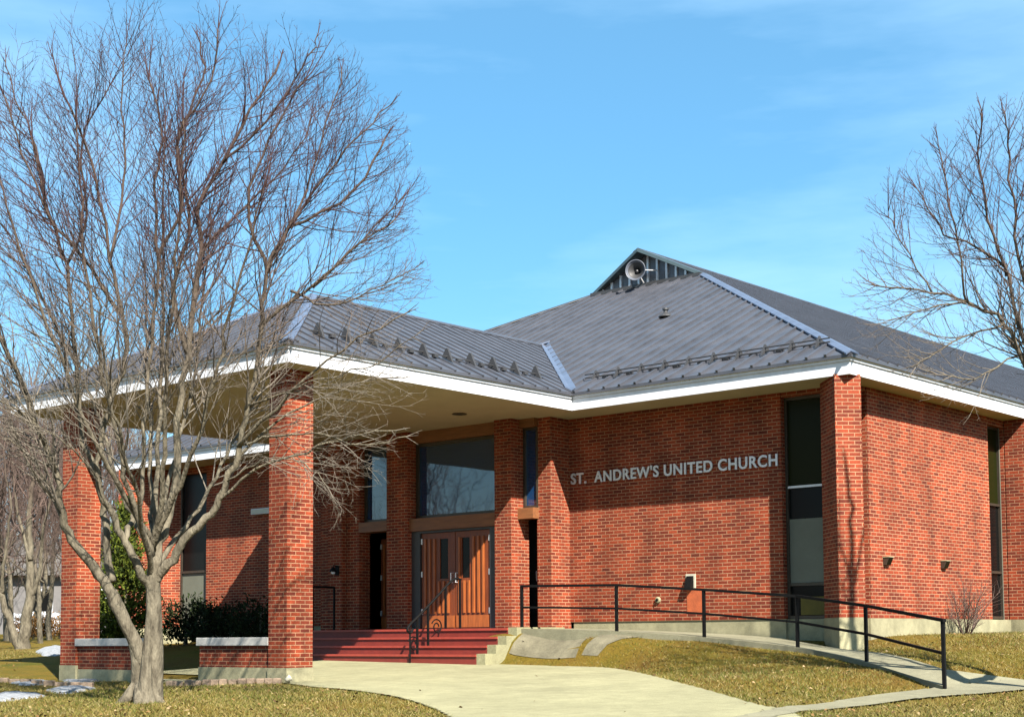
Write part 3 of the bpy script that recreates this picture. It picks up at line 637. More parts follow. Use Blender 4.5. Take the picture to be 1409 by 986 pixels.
# ------------------------------------------------------------------ things fixed to the church
sign = empty('church_sign', (-4.5, OF-.02, 2.8), 'raised silver metal lettering reading ST. ANDREW\'S UNITED CHURCH on the brick front wall', 'sign')
cu = bpy.data.curves.new('sign_text', 'FONT'); cu.body = "ST.  ANDREW'S UNITED CHURCH"; cu.extrude = .012; cu.offset = .022; cu.size = 1; cu.space_character = 1.1; cu.space_word = 1.0
to = bpy.data.objects.new('sign_text', cu); COL.objects.link(to); bpy.context.view_layer.update()
me0 = bpy.data.meshes.new_from_object(to.evaluated_get(bpy.context.evaluated_depsgraph_get())); bpy.data.objects.remove(to)
V0 = np.array([v.co[:] for v in me0.vertices]); F0 = [tuple(p.vertices) for p in me0.polygons]
pa = list(range(len(V0)))
def fnd(i):
    while pa[i] != i: pa[i] = pa[pa[i]]; i = pa[i]
    return i
for e in me0.edges: pa[fnd(e.vertices[0])] = fnd(e.vertices[1])
# offset outlines are separate shells for front, side and back: merge by position too
key = {}
for i, c in enumerate(V0):
    k_ = (round(c[0], 4), round(c[1], 4))
    if k_ in key: pa[fnd(i)] = fnd(key[k_])
    else: key[k_] = i
mn, mxx = V0.min(0), V0.max(0); sx = 4.87/(mxx[0]-mn[0])
capz = V0[[i for i in range(len(V0))]][:, 1]; sz = .235/(mxx[1]-mn[1])
comp = {}
for f_ in F0: comp.setdefault(fnd(f_[0]), []).append(f_)
def W3(c): return (-6.90+(c[0]-mn[0])*sx, OF-.03-(c[2])*1.0, 2.80+(c[1]-mn[1])*sz)
for r_, fs in sorted(comp.items(), key=lambda kv: min(V0[i][0] for f_ in kv[1] for i in f_)):
    ids = sorted({i for f_ in fs for i in f_}); mi = {i: k for k, i in enumerate(ids)}
    b = MB(); b.poly([W3(V0[i]) for i in ids], [tuple(mi[i] for i in f_) for f_ in fs]); b.build('letter', 'alu', sign)
def walllamp(u, v, lab):
    p = onX(u, v, -OS); x, y, z = -OS+.002, p[1], p[2]
    l_ = empty('wall_light', (x, y, z-.07), lab, 'wall light', 'box lights on the side wall')
    b = MB(); b.poly([(x, y-.09, z-.07), (x, y+.09, z-.07), (x, y+.09, z+.07), (x, y-.09, z+.07), (x+.06, y-.09, z-.07), (x+.06, y+.09, z-.07), (x+.12, y+.09, z+.07), (x+.12, y-.09, z+.07)], [(0, 1, 2, 3), (4, 7, 6, 5), (0, 4, 5, 1), (3, 2, 6, 7), (0, 3, 7, 4), (1, 5, 6, 2)]); b.build('housing', 'frame', l_, bevel=.006)
    b = MB(); b.box((x, y-.1, z+.072), (x+.13, y+.1, z+.085)); b.build('hood', 'found', l_)
    b = MB(); b.slab([(x+.068, y-.075, z-.06), (x+.068, y+.075, z-.06), (x+.121, y+.075, z+.055), (x+.121, y-.075, z+.055)], .004); b.build('lens', 'glass_dark', l_)
walllamp(1218, 772, 'small dark box light on the side wall, nearest the corner pier')
walllamp(1297, 777, 'small dark box light on the side wall, nearest the far side window')
p = onY(951, 800, OF); v_ = empty('wall_vent', (p[0], OF, p[2]-.1), 'black hooded exhaust vent with pale rim on the front wall above the repaired brick', 'vent')
b = MB(); b.box((p[0]-.11, OF-.02, p[2]-.12), (p[0]+.11, OF-.002, p[2]+.15)); b.build('rim', 'frame_light', v_); b = MB(); b.poly([(p[0]-.07, OF-.021, p[2]-.11), (p[0]+.07, OF-.021, p[2]-.11), (p[0]+.07, OF-.021, p[2]+.11), (p[0]-.07, OF-.021, p[2]+.11), (p[0]-.07, OF-.14, p[2]-.11), (p[0]+.07, OF-.14, p[2]-.11), (p[0]+.07, OF-.06, p[2]+.11), (p[0]-.07, OF-.06, p[2]+.11)], [(0, 1, 5, 4), (2, 3, 7, 6), (0, 4, 7, 3), (1, 2, 6, 5), (4, 5, 6, 7)]); b.build('hood', 'black', v_)
p = onY(906, 825, OF); v_ = empty('utility_outlet', (p[0], OF, p[2]), 'small round grey outlet low on the sunlit front wall', 'outlet')
b = MB(); b.lathe((p[0], OF, p[2]), (0, -1, 0), [(0, .06), (.03, .06), (.045, .045), (.045, 0.0)], 18); b.build('cover', 'found', v_); b = MB(); b.lathe((p[0], OF-.051, p[2]), (0, -1, 0), [(0, .03), (.012, .025), (.012, 0)], 12); b.build('cap', 'black', v_)
p = onY(360, 703, .9); v_ = empty('strip_light', (p[0], OF, p[2]), 'white box light high on the shaded brick wall behind the porch column', 'wall light')
b = MB(); b.box((p[0]-.35, OF-.14, p[2]-.07), (p[0]+.35, OF-.002, p[2]+.07)); b.build('housing', 'white', v_, bevel=.01); b = MB(); b.box((p[0]-.33, OF-.146, p[2]-.05), (p[0]+.33, OF-.141, p[2]+.05)); b.build('lens', 'frame_light', v_)
p = onY(463, 785, -.05); v_ = empty('porch_lamp', (p[0], -.05, p[2]), 'small dark lantern with pale bulb on the shaded entrance wall', 'lamp')
b = MB(); b.box((p[0]-.06, -.04, p[2]-.1), (p[0]+.06, -.021, p[2]+.12)); b.build('bracket', 'black', v_); b = MB(); b.tube([(p[0], -.04, p[2]+.1), (p[0], -.14, p[2]+.12), (p[0], -.15, p[2]+.05)], .012, 6); b.build('arm', 'black', v_); b = MB(); b.lathe((p[0], -.15, p[2]-.02), (0, .001, 1), [(.0, .09), (.06, .06), (.1, .02)], 14); b.build('shade', 'black', v_)
b = MB(); b.lathe((p[0], -.15, p[2]-.08), (0, .001, 1), [(0, 0), (.015, .04), (.05, .05), (.075, .03)], 14); b.build('bulb', 'white', v_, smooth=True)
# loudspeaker horn on the gablet
p = onY(875, 372, GG-.55); ax = np.array((.35, -1, -.02)); ax /= np.linalg.norm(ax)
hp = empty('loudspeaker', tuple(p), 'round grey horn loudspeaker mounted on the roof gablet', 'loudspeaker')
HK = .8; _l = MB.lathe
def hl(b, prof, n): b.lathe(p, ax, [(t*HK, q*HK) for t, q in prof], n)
b = MB(); hl(b, [(-.42, .05), (-.3, .06), (-.15, .12), (-.02, .25), (.05, .335), (.07, .345), (.072, .325), (.05, .315), (-.02, .235), (-.15, .11), (-.26, .06)], 36); b.build('horn', 'grey', hp, smooth=True)
b = MB(); hl(b, [(-.27, 0.075), (-.2, .085), (-.12, .06), (-.08, .035), (-.07, 0)], 20); hl(b, [(-.62, 0), (-.62, .1), (-.44, .1), (-.42, .05)], 20); b.build('driver', 'steel', hp, smooth=True)
b = MB(); hl(b, [(.045, .300), (.03, .300), (-.02, .225), (-.15, .105), (-.255, .055)], 36); b.build('horn_lining', 'dark_trim', hp, smooth=True)
b = MB(); b.tube([p-ax*.3+(0, 0, -.08), (p[0]-.1, GG-.0, p[2]-.3)], .02, 8); b.tube([p-ax*.1+(.2, 0, .0), (p[0]+.3, GG+.0, p[2]+.05)], .015, 8); b.tube([p-ax*.35, (p[0]-.25, GG+.04, p[2]+.0)], .02, 8); b.build('bracket', 'alu', hp)

# ------------------------------------------------------------------ railings
rr = empty('ramp_railing', RAIL[0], 'black two rail metal handrail running down the outer edge of the ramp', 'railing')
tops = []
posts = [(-6.55, -1.08, -.12), RAIL[1], RAIL[2], RAIL[3], RAIL[4], RAIL[5]]
hts = [.80, .84, .83, .85, .87, .92]
for (x, y, z), h in zip(posts, hts):
    b = MB(); y += .06; b.box((x-.024, y-.024, z-.08), (x+.024, y+.024, z+h)); b.build('post', 'black', rr); tops.append((x, y, z+h))
for dz, nm in ((0, 'top_rail'), (-.43, 'lower_rail')):
    b = MB()
    for i in range(5):
        a = np.array(tops[i])+(0, 0, dz*(hts[i]/.85)); c = np.array(tops[i+1])+(0, 0, dz*(hts[i+1]/.85)); dd = (c-a)/np.linalg.norm(c-a)
        if nm == 'top_rail': b.beam(a-dd*.02, c+dd*(.05 if i == 4 else .02), .055, .045)
        else: b.beam(a+dd*.025, c-dd*.025, .045, .038)
    b.build(nm, 'black', rr)
sr = empty('step_railing', (-8.5, -1.6, -.3), 'black wrought iron handrail with scrolled end in the middle of the red steps', 'railing')
xr = -8.40
b = MB(); P_ = [(xr, -.75, .87), (xr, -1.0, .85), (xr, -1.5, .47), (xr, -2.0, .10), (xr, -2.2, -.04), (xr, -2.27, -.15), (xr, -2.18, -.20), (xr, -2.12, -.12)]
b.tube(smooth_line(P_, 5), .024, 8); b.build('handrail', 'black', sr)
for y, zt, z0 in ((-.78, .87, -.13), (-1.2, .70, -.13), (-1.7, .33, -.455), (-2.0, .10, -.62)):
    b = MB(); b.box((xr-.018, y-.018, z0), (xr+.018, y+.018, zt)); b.build('baluster', 'black', sr)
for cy_, cz_ in ((-2.1, -.42), (-1.45, -.08)):
    b = MB(); b.tube([(xr, cy_+math.cos(a)*(.05+a*.012), cz_+math.sin(a)*(.05+a*.012)) for a in np.linspace(0, 9, 28)], .014, 6); b.build('scroll', 'black', sr)
b = MB(); b.tube([(xr, -2.2, -.1), (xr, -2.2, -.78)], .018, 6); b.build('baluster', 'black', sr)
s2 = empty('step_railing', (-12.4, -1.5, -.3), 'dark iron handrail in the deep shade at the left end of the steps', 'railing'); xr = -12.35
b = MB(); b.tube([(xr, -.6, .82), (xr, -1.25, .82), (xr, -2.3, .22)], .022, 8); b.build('handrail', 'black', s2)
for y, zt, z0 in ((-.6, .82, -.13), (-1.22, .82, -.13), (-2.1, .33, -.62)):
    b = MB(); b.box((xr-.018, y-.018, z0), (xr+.018, y+.018, zt)); b.build('baluster', 'black', s2)

# ------------------------------------------------------------------ trees
def norm(v): return v/(np.linalg.norm(v)+1e-9)
def rvec(): return norm(rng.normal(size=3))
class Tree:
    def __init__(s, env, scale=1.): s.tr = MB(); s.cr = MB(); s.env = env; s.k = scale; s.n = 0
    def inside(s, p): return s.env is None or s.env(p)
    def twig(s, p, d, ln, r, lvl, maxl, up=.12, sides=4):
        nseg = max(2, min(6, int(ln/(.16*s.k)))); pts = [p]; q = p.copy(); dirs = []
        for i in range(nseg):
            d = norm(d+rvec()*.16+np.array((0, 0, up)))
            q = q+d*ln/nseg
            if i > 0 and not s.inside(q): break
            pts.append(q); dirs.append(d)
        if len(pts) < 2: return
        k = len(pts); rad = [r*(1-.72*i/(k-1)) for i in range(k)]
        s.cr.tube(pts, rad, sides if lvl < 2 else 3, cap=False); s.n += 1
        if lvl >= maxl: return
        step = (.13, .085, .08, .07)[min(lvl, 3)]*s.k*1.0
        L_ = ln*(k-1)/nseg; m = max(1, int(L_/step)); side = 1
        base = norm(np.cross(dirs[0], rvec()))
        for j in range(m):
            f = (j+.6)/m; x = f*(k-1); i = min(int(x), k-2); pp = pts[i]+(pts[i+1]-pts[i])*(x-i)
            if f < .22 and lvl < 2: continue
            dd = dirs[i]; side = -side; ax_ = norm(np.cross(dd, base)*.8*side+rvec()*.6); ax_ = norm(ax_-dd*(ax_@dd))
            ang = random.uniform(.45, .85); nd = dd*math.cos(ang)+ax_*math.sin(ang)
            s.twig(pp, nd, L_*random.uniform(.32, .6)*(1.05-.5*f), max(rad[i]*.55, .0025*s.k), lvl+1, maxl, up, sides)
    def limb(s, pts, r0, r1, maxl=2, sides=8, spawn_from=.25, step=.22, ln=(1.0, 1.7), up=.12, bias=None):
        P = smooth_line(pts, 4); k = len(P)
        P[1:-1] += rng.normal(size=(k-2, 3))*.016*s.k
        rad = np.linspace(0, 1, k); rad = r0+(r1-r0)*rad**.6; s.tr.tube(P, rad, sides, cap=True)
        seg = np.linalg.norm(np.diff(P, axis=0), axis=1); L_ = seg.sum(); cum = np.append(0, np.cumsum(seg)); n = int(L_*(1-spawn_from)/(step*s.k))
        for j in range(n):
            d0 = L_*(spawn_from+(1-spawn_from)*(j+random.random())/max(n, 1)); i = min(np.searchsorted(cum, d0)-1, k-2); i = max(i, 0); f = (d0-cum[i])/seg[i]; p = P[i]+(P[i+1]-P[i])*f
            dd = norm(P[i+1]-P[i]); ax_ = rvec()
            if bias is not None: ax_ = norm(ax_+bias(p))
            ax_ = norm(ax_-dd*(ax_@dd)); ang = random.uniform(.5, .95); nd = dd*math.cos(ang)+ax_*math.sin(ang)
            s.twig(p, nd, random.uniform(*ln)*s.k*(1.1-.45*d0/L_), max(rad[i]*.42, .006*s.k), 0, maxl, up)
        d = norm(P[-1]-P[-2]); 
        for _ in range(2): s.twig(P[-1], norm(d+rvec()*.25), random.uniform(*ln)*s.k*.75, r1, 0, maxl, up)
    def build(s, name, loc, lab, group=None, twig='twig'):
        root = empty(name, loc, lab, 'tree', group)
        s.tr.build('trunk', 'bark', root, smooth=True); s.cr.build('crown', twig, root, smooth=True); return root

def px(pts, t0):      # traced pixel outline points with depth offsets -> positions at the tree's own distance
    return [T(u, v, t0+dt) for u, v, dt in pts]
TT = 20.4; base = hit(197, 966); TT = (base-CC)@CF
cen = T(222, 400, TT)
def env(p):
    e = p-cen; h = math.hypot(e[0], e[1]); z = e[2]
    rz_ = 3.85 if z > 0 else 4.1
    return (h/3.6)**2.5+abs(z/rz_)**2.5 < 1.0+.16*math.sin(p[0]*5+p[1]*3)*math.sin(p[2]*4)
tree = Tree(env); T0 = TT
outw = lambda p: norm(np.array((p[0]-cen[0], p[1]-cen[1], .3*(p[2]-cen[2]))))*.55
# trunk
tr = [(195, 972, 0), (196, 955, 0), (199, 920, 0), (203, 880, 0), (207, 840, 0), (210, 805, 0)]
P = px(tr, T0)
for st, r0, r1 in (([(208, 972, 0), (211, 940, 0), (213, 900, 0), (212, 850, 0), (211, 800, 0), (213, 770, 0)], .135, .085), ([(194, 974, .05), (191, 940, .02), (189, 905, -.03), (178, 865, -.08), (156, 812, -.15)], .125, .05), ([(203, 974, .2), (203, 930, .2), (203, 880, .15), (208, 800, .1)], .12, .02), ([(200, 972, -.14), (201, 930, -.12), (203, 880, -.08), (207, 812, -.05)], .12, .02)):
    Q = px(st, T0); k_ = len(smooth_line(Q, 4)); tree.tr.tube(smooth_line(Q, 4), r0+.07*np.exp(-np.linspace(0, 6, k_)*2)+(r1-r0)*np.linspace(0, 1, k_), 12)
for a in range(5):    # root flare
    an = a*1.26+.4; d = np.array((math.cos(an), math.sin(an), 0)); tree.tr.tube([P[1]+d*.05+(0, 0, .12), P[1]+d*.22+(0, 0, -.06), P[1]+d*.42+(0, 0, -.22)], [.11, .075, .025], 7)
LIMBS = [
 # left big limb
 ([(203, 920, 0), (178, 868, -.1), (155, 815, -.15), (130, 780, -.2), (98, 742, -.3), (84, 705, -.35), (78, 650, -.4), (52, 590, -.5), (22, 510, -.6), (-15, 420, -.7)], .135, .03, .42),
 ([(154, 800, -.1), (146, 745, 0), (141, 693, .1), (128, 650, .2), (112, 590, .3), (104, 500, .4), (91, 365, .5), (62, 274, .6), (44, 190, .7)], .075, .018, .4),
 ([(208, 812, 0), (190, 780, -.15), (172, 745, -.2), (155, 705, -.3), (136, 665, -.4), (141, 600, -.4), (160, 530, -.45), (174, 490, -.5), (167, 431, -.5), (152, 355, -.55), (132, 250, -.6), (98, 150, -.7)], .085, .016, .4),
 ([(172, 740, -.2), (183, 715, .0), (192, 690, .1), (197, 650, .2), (199, 560, .3), (208, 472, .35), (218, 355, .4), (213, 264, .4), (222, 193, .45), (205, 110, .5)], .055, .015, .35),
 ([(212, 790, 0), (218, 750, .1), (232, 710, .2), (242, 650, .3), (246, 560, .4), (259, 487, .5), (276, 345, .6), (274, 284, .6), (304, 228, .7), (345, 152, .7), (385, 85, .8)], .11, .016, .38),
 ([(212, 800, 0), (232, 775, -.05), (255, 742, -.1), (291, 705, -.15), (312, 661, -.2), (328, 615, -.25), (343, 560, -.3), (357, 472, -.35), (368, 375, -.4), (400, 314, -.45), (487, 264, -.5), (530, 190, -.55)], .10, .015, .38),
 ([(259, 487, .5), (240, 400, .6), (262, 300, .7), (245, 200, .8), (278, 110, .9), (272, 50, .9)], .045, .012, .1),
 ([(218, 355, .4), (250, 280, .2), (246, 190, .1), (290, 110, .0), (300, 40, 0)], .035, .011, .1),
 ([(167, 431, -.5), (110, 350, -.6), (70, 300, -.8), (30, 210, -.9), (5, 130, -1)], .035, .011, .1),
 ([(368, 375, -.4), (340, 280, -.5), (372, 190, -.6), (420, 110, -.7)], .035, .011, .1),
 ([(357, 450, -.35), (420, 400, -.5), (480, 350, -.7), (545, 300, -.8)], .035, .011, .15),
 ([(328, 615, -.25), (400, 540, -.7), (470, 480, -1.0), (560, 430, -1.3)], .035, .010, .15),
 ([(300, 690, -.15), (350, 648, -.4), (420, 622, -.7), (480, 600, -.9), (545, 592, -1.1)], .030, .009, .2),
 ([(320, 640, -.2), (380, 580, -.3), (450, 545, -.4), (520, 520, -.5)], .028, .009, .2),
 ([(368, 375, -.4), (410, 285, -.1), (442, 195, .1), (470, 95, .2)], .030, .009, .1),
 ([(400, 314, -.45), (450, 240, -.3), (500, 180, -.2), (540, 142, -.1)], .028, .008, .1),
 ([(304, 228, .7), (365, 165, .4), (415, 95, .2), (438, 45, .1)], .026, .008, .1),
 ([(430, 395, -.5), (500, 330, -.2), (555, 270, 0)], .026, .008, .1),
 ([(62, 274, .6), (50, 200, .7), (22, 140, .8), (8, 80, .8)], .026, .008, .1),
 ([(104, 500, .4), (62, 420, .2), (20, 335, .1), (-20, 280, 0)], .034, .008, .1),
 ([(152, 355, -.55), (172, 250, -.3), (166, 150, -.2), (174, 60, -.1)], .028, .008, .1),
 ([(276, 345, .6), (330, 290, .9), (390, 230, 1.1), (440, 150, 1.2)], .030, .008, .1),
 ([(91, 365, .5), (120, 300, .3), (112, 200, .2), (150, 120, .1)], .03, .010, .1),
 ([(60, 600, -.5), (20, 560, -.6), (-40, 540, -.7), (-90, 520, -.8)], .03, .010, .2),
 ([(310, 664, -.2), (350, 640, -.5), (385, 628, -.8), (420, 640, -1.0), (450, 668, -1.2)], .018, .005, .25),
 ([(330, 612, -.25), (380, 600, -.6), (430, 596, -.9), (500, 612, -1.2), (560, 600, -1.4)], .024, .006, .2),
 ([(343, 560, -.3), (400, 535, -.7), (450, 520, -1.0), (520, 500, -1.2), (580, 455, -1.4)], .024, .006, .2),
 ([(400, 400, -.45), (450, 420, -.6), (510, 400, -.8), (570, 370, -.9)], .024, .007, .15),
 ([(155, 705, -.3), (120, 640, -.6), (80, 600, -.9), (40, 580, -1.1)], .024, .007, .2),
 ([(84, 690, -.35), (50, 640, -.3), (20, 610, -.3), (-20, 590, -.2)], .022, .008, .2),
]
for pts, r0, r1, sp in LIMBS:
    tree.limb(px(pts, T0), r0*.84, r1*.85, 2, 8, sp, (.17 if pts[-1][1] > 420 and pts[-1][0] > 300 else .08), (.7, 1.7), (.02 if pts[-1][1] > 420 and pts[-1][0] > 350 else .12), outw)
# limbs growing towards and away from the viewer
fork = T(210, 790, T0)
dF = np.array((CF[0], CF[1], 0)); dF /= np.linalg.norm(dF); dR = np.array((CR[0], CR[1], 0)); dR /= np.linalg.norm(dR)
for (a, el, L_) in ((-70, 58, 5.6), (-110, 62, 5.8), (-92, 40, 4.2), (80, 60, 5.8), (110, 55, 5.4), (95, 72, 6.6), (60, 45, 4.6), (130, 45, 4.6), (-50, 50, 5.0), (-130, 50, 5.0)):
    h = dR*math.cos(math.radians(a))+dF*math.sin(math.radians(a)); pts = [fork+(0, 0, random.uniform(-.1, .5))]; e = el
    for i in range(6):
        er = math.radians(e); pts.append(pts[-1]+(h*math.cos(er)+np.array((0, 0, math.sin(er))))*L_/6+rvec()*.06); e = min(82, e+4)
    pts = [p for i, p in enumerate(pts) if i < 3 or env(p)]
    tree.limb(pts, .048, .010, 2, 7, .35, .085, (.7, 1.6), .12, outw)
mt = tree.build('bare_tree', tuple(base), 'large bare grey barked tree with many forking limbs in front of the porch', None, 'twig_red')
print('QQ tree twigs', tree.n, len(tree.cr.f))

# right tree, its trunk just outside the frame
TB = np.array((5.6, -2.75)); tb = np.array((TB[0], TB[1], g1(*TB))); TR = (tb-CC)@CF
def q_(*a): return [T(u, v, TR+d) for u, v, d in a]
rc = T(1440, 400, TR)
def env2(p):
    e = p-rc; h = math.hypot(e[0], e[1]); return (h/2.65)**2+(e[2]/(2.6 if e[2] > 0 else 2.2))**2 < 1.0
t2 = Tree(env2)
top = T(1500, 640, TR); t2.tr.tube(smooth_line([tb-(0, 0, .1), tb+(0, 0, .9)+(.02, 0, 0), T(1490, 720, TR), top], 4), np.linspace(.15, .10, 13), 10)
for pts, r0, r1 in (
 ([(1500, 650, 0), (1460, 570, 0), (1415, 507, 0), (1382, 445, 0), (1330, 415, 0), (1282, 402, .0), (1205, 393, 0)], .065, .010),
 ([(1498, 640, .1), (1450, 530, .1), (1410, 470, .2), (1385, 380, .3), (1352, 344, .3), (1300, 320, .4), (1262, 260, .5)], .055, .008),
 ([(1385, 380, .3), (1360, 300, .2), (1346, 213, .1), (1350, 150, 0)], .03, .008),
 ([(1450, 530, .1), (1412, 400, -.2), (1395, 300, -.3), (1388, 200, -.3), (1380, 150, -.4)], .04, .008),
 ([(1330, 415, 0), (1318, 335, -.2), (1298, 235, -.3), (1290, 190, -.3)], .022, .007),
 ([(1282, 402, 0), (1240, 330, .1), (1222, 290, .2)], .015, .006),
 ([(1382, 445, 0), (1310, 470, -.3), (1260, 505, -.4)], .02, .007),
 ([(1400, 490, 0), (1340, 520, -.2), (1290, 515, -.3)], .018, .007),
 ([(1330, 415, 0), (1280, 425, -.2), (1238, 437, -.3)], .02, .007),
 ([(1500, 620, 0), (1520, 500, .2), (1500, 350, .3), (1490, 200, .3)], .06, .01), ([(1505, 640, 0), (1580, 500, 0), (1620, 350, 0), (1630, 230, 0)], .055, .01),
 ([(1500, 600, 0), (1470, 450, -.6), (1440, 320, -1.), (1430, 200, -1.2)], .05, .01), ([(1500, 600, 0), (1480, 450, .7), (1455, 300, 1.2), (1440, 180, 1.5)], .05, .01)):
    t2.limb(q_(*pts), r0*.85, r1*.9, 2, 7, .2, .062, (.5, 1.25), .16)
lead = [np.array(T(1490, 720, TR)), tb+(-.05, .0, 3.0), np.array((-.12+5.6, .12-.518*5.6, 5.5)), np.array((-.12+5.6, .12-.518*5.6, 6.6)), np.array((-.14+5.6, .13-.518*5.6, 7.4)), np.array((-.22+5.6, .1-.518*5.6, 8.2))]
t2.limb(lead, .10, .025, 2, 8, .5, .3, (.6, 1.1), .12)
for sx_ in (-1, 1, 1): t2.limb([lead[3]+(0, 0, random.uniform(-.6, .1)), lead[3]+(.12*sx_, .2*sx_, .5), lead[3]+(.22*sx_, .36*sx_, 1.2)], .03, .01, 1, 6, .3, .3, (.4, .7), .12)
t2.build('bare_tree', tuple(tb), 'bare tree reaching dark branches over the right end of the roof', None, 'twig_red')

# trees of the wood behind, each its own copy
def make_wood_tree(seed, h, spread, nl, lv=2):
    global rng
    random.seed(seed); rng = np.random.default_rng(seed)
    t = Tree(None, 2.2); n = 7; pts = [np.array((0, 0, -.3))]
    for i in range(n): pts.append(pts[-1]+np.array((rng.normal()*.12, rng.normal()*.12, h*.7/n)))
    t.tr.tube(smooth_line(pts, 3), np.linspace(.14, .03, 3*n+1), 7)
    for i in range(nl):
        k = random.randint(2, n); a = random.uniform(0, 6.28); el = math.radians(random.uniform(35, 70)); L_ = h*random.uniform(.25, .45)*spread; q = pts[k]; P_ = [q]
        for j in range(4):
            q = q+np.array((math.cos(a)*math.cos(el), math.sin(a)*math.cos(el), math.sin(el)))*L_/4+rng.normal(size=3)*.08; el = min(1.35, el+.08); P_.append(q)
        t.limb(P_, .05, .015, lv, 5, .12, .2, (.7, 1.4), .1)
    return t
variants = []
for sd, h, sp, nl in ((3, 10.5, 1.0, 13), (11, 12, .9, 14), (23, 9, 1.15, 12)):
    variants.append(make_wood_tree(sd, h, sp, nl))
wood = [(20, 62, 0, 1.0), (70, 68, 1, 1.0), (105, 75, 2, 1.1), (-30, 58, 1, .9), (45, 80, 2, 1.2), (130, 85, 0, 1.1), (-5, 90, 0, 1.3), (88, 95, 1, 1.25), (150, 95, 2, 1.2), (25, 105, 1, 1.4), (60, 110, 0, 1.3), (115, 112, 1, 1.4), (165, 78, 1, .95), (-60, 75, 2, 1.0), (180, 100, 0, 1.1), (5, 120, 2, 1.5), (140, 118, 2, 1.4), (10, 66, 2, 1.0), (57, 60, 0, .85), (95, 62, 1, .85), (-20, 100, 2, 1.4), (75, 120, 2, 1.5), (40, 98, 1, 1.35), (120, 100, 2, 1.3), (158, 115, 0, 1.5), (195, 90, 1, 1.2), (-45, 95, 0, 1.3)]
WLAB = ['slender bare tree with straight trunk in the wood behind', 'tall bare tree with spreading limbs in the wood behind', 'low bushy bare tree in the wood behind']
protos = {}
for i, (u, t, vr, sc) in enumerate(wood):
    p = T(u, 880, t); p[2] = g1(p[0], p[1])-.1
    if vr not in protos:
        protos[vr] = variants[vr].build('wood_tree', (0, 0, 0), WLAB[vr], 'bare trees of the wood behind the church', 'twig'); r_ = protos[vr]
    else:
        r_ = protos[vr].copy(); COL.objects.link(r_)
        for ch in list(protos[vr].children):
            c_ = ch.copy(); COL.objects.link(c_); c_.parent = r_
    r_.location = tuple(p); r_.rotation_euler = (0, 0, i*2.1); r_.scale = (sc, sc, sc*random.uniform(.9, 1.1))
for i, (x, y, vr) in enumerate(((-33, -36, 0), (-37, -27, 1), (-47, -25, 2), (-30, -47, 1), (-50, -42, 0))):
    r_ = protos[vr].copy(); COL.objects.link(r_); r_['label'] = 'bare tree behind the viewer, mirrored in the entrance glass'; r_['group'] = 'bare trees mirrored in the entrance window'
    for ch in list(protos[vr].children):
        c_ = ch.copy(); COL.objects.link(c_); c_.parent = r_
    r_.location = (x, y, g1(x, y)-.1); r_.rotation_euler = (0, 0, i*1.7); r_.scale = (1, 1, 1)
# twin trunk tree on the lawn to the left
random.seed(5); rng = np.random.default_rng(5)
tw = Tree(None, 1.6); bt = T(33, 893, 45); bt[2] = g1(bt[0], bt[1]); t45 = (bt-CC)@CF
def q5(*a): return [T(u, v, t45+d) for u, v, d in a]
for pts, r0, r1 in (([(31, 900, 0), (33, 870, 0), (40, 830, 0), (43, 780, .1), (40, 720, .2), (44, 660, .3), (38, 600, .3), (45, 540, .3)], .25, .03), ([(28, 898, 0), (16, 860, 0), (2, 820, 0), (-12, 770, 0), (-18, 690, 0), (-30, 600, 0)], .16, .03),
    ([(40, 830, 0), (54, 790, 0), (58, 740, -.2), (72, 670, -.4), (80, 600, -.5)], .10, .02), ([(42, 770, 0), (28, 720, .3), (18, 650, .5), (12, 560, .6)], .08, .02), ([(3, 820, 0), (6, 760, -.3), (14, 700, -.5), (5, 620, -.6)], .07, .02)):
    tw.limb(q5(*pts), r0, r1, 2, 8, .4, .22, (.9, 1.5), .08)
tw.build('bare_tree', tuple(bt), 'twin trunked bare tree on the lawn left of the church', None, 'twig')

# ------------------------------------------------------------------ evergreens and shrubs
def leafmesh(centres, dirs, size, cols, name, root, wid=.45):
    n = len(centres); V = np.zeros((n, 4, 3)); 
    a = rng.normal(size=(n, 3)); s_ = np.cross(dirs, a); s_ /= np.linalg.norm(s_, axis=1)[:, None]+1e-9
    L_ = size[:, None]; V[:, 0] = centres-dirs*L_*.5; V[:, 1] = centres+s_*L_*wid*.5; V[:, 2] = centres+dirs*L_*.5; V[:, 3] = centres-s_*L_*wid*.5
    me = bpy.data.meshes.new(name); og = np.array(WLOC[root.name]) if root else np.zeros(3)
    me.from_pydata((V.reshape(-1, 3)-og).tolist(), [], np.arange(4*n).reshape(n, 4).tolist()); me.materials.append(MT['leaf'])
    ca = me.color_attributes.new('col', 'FLOAT_COLOR', 'POINT'); c4 = np.ones((n, 4, 4)); c4[:, :, :3] = cols[:, None, :]; ca.data.foreach_set('color', c4.ravel())
    o = bpy.data.objects.new(name, me); COL.objects.link(o)
    if root: o.parent = root
    return o
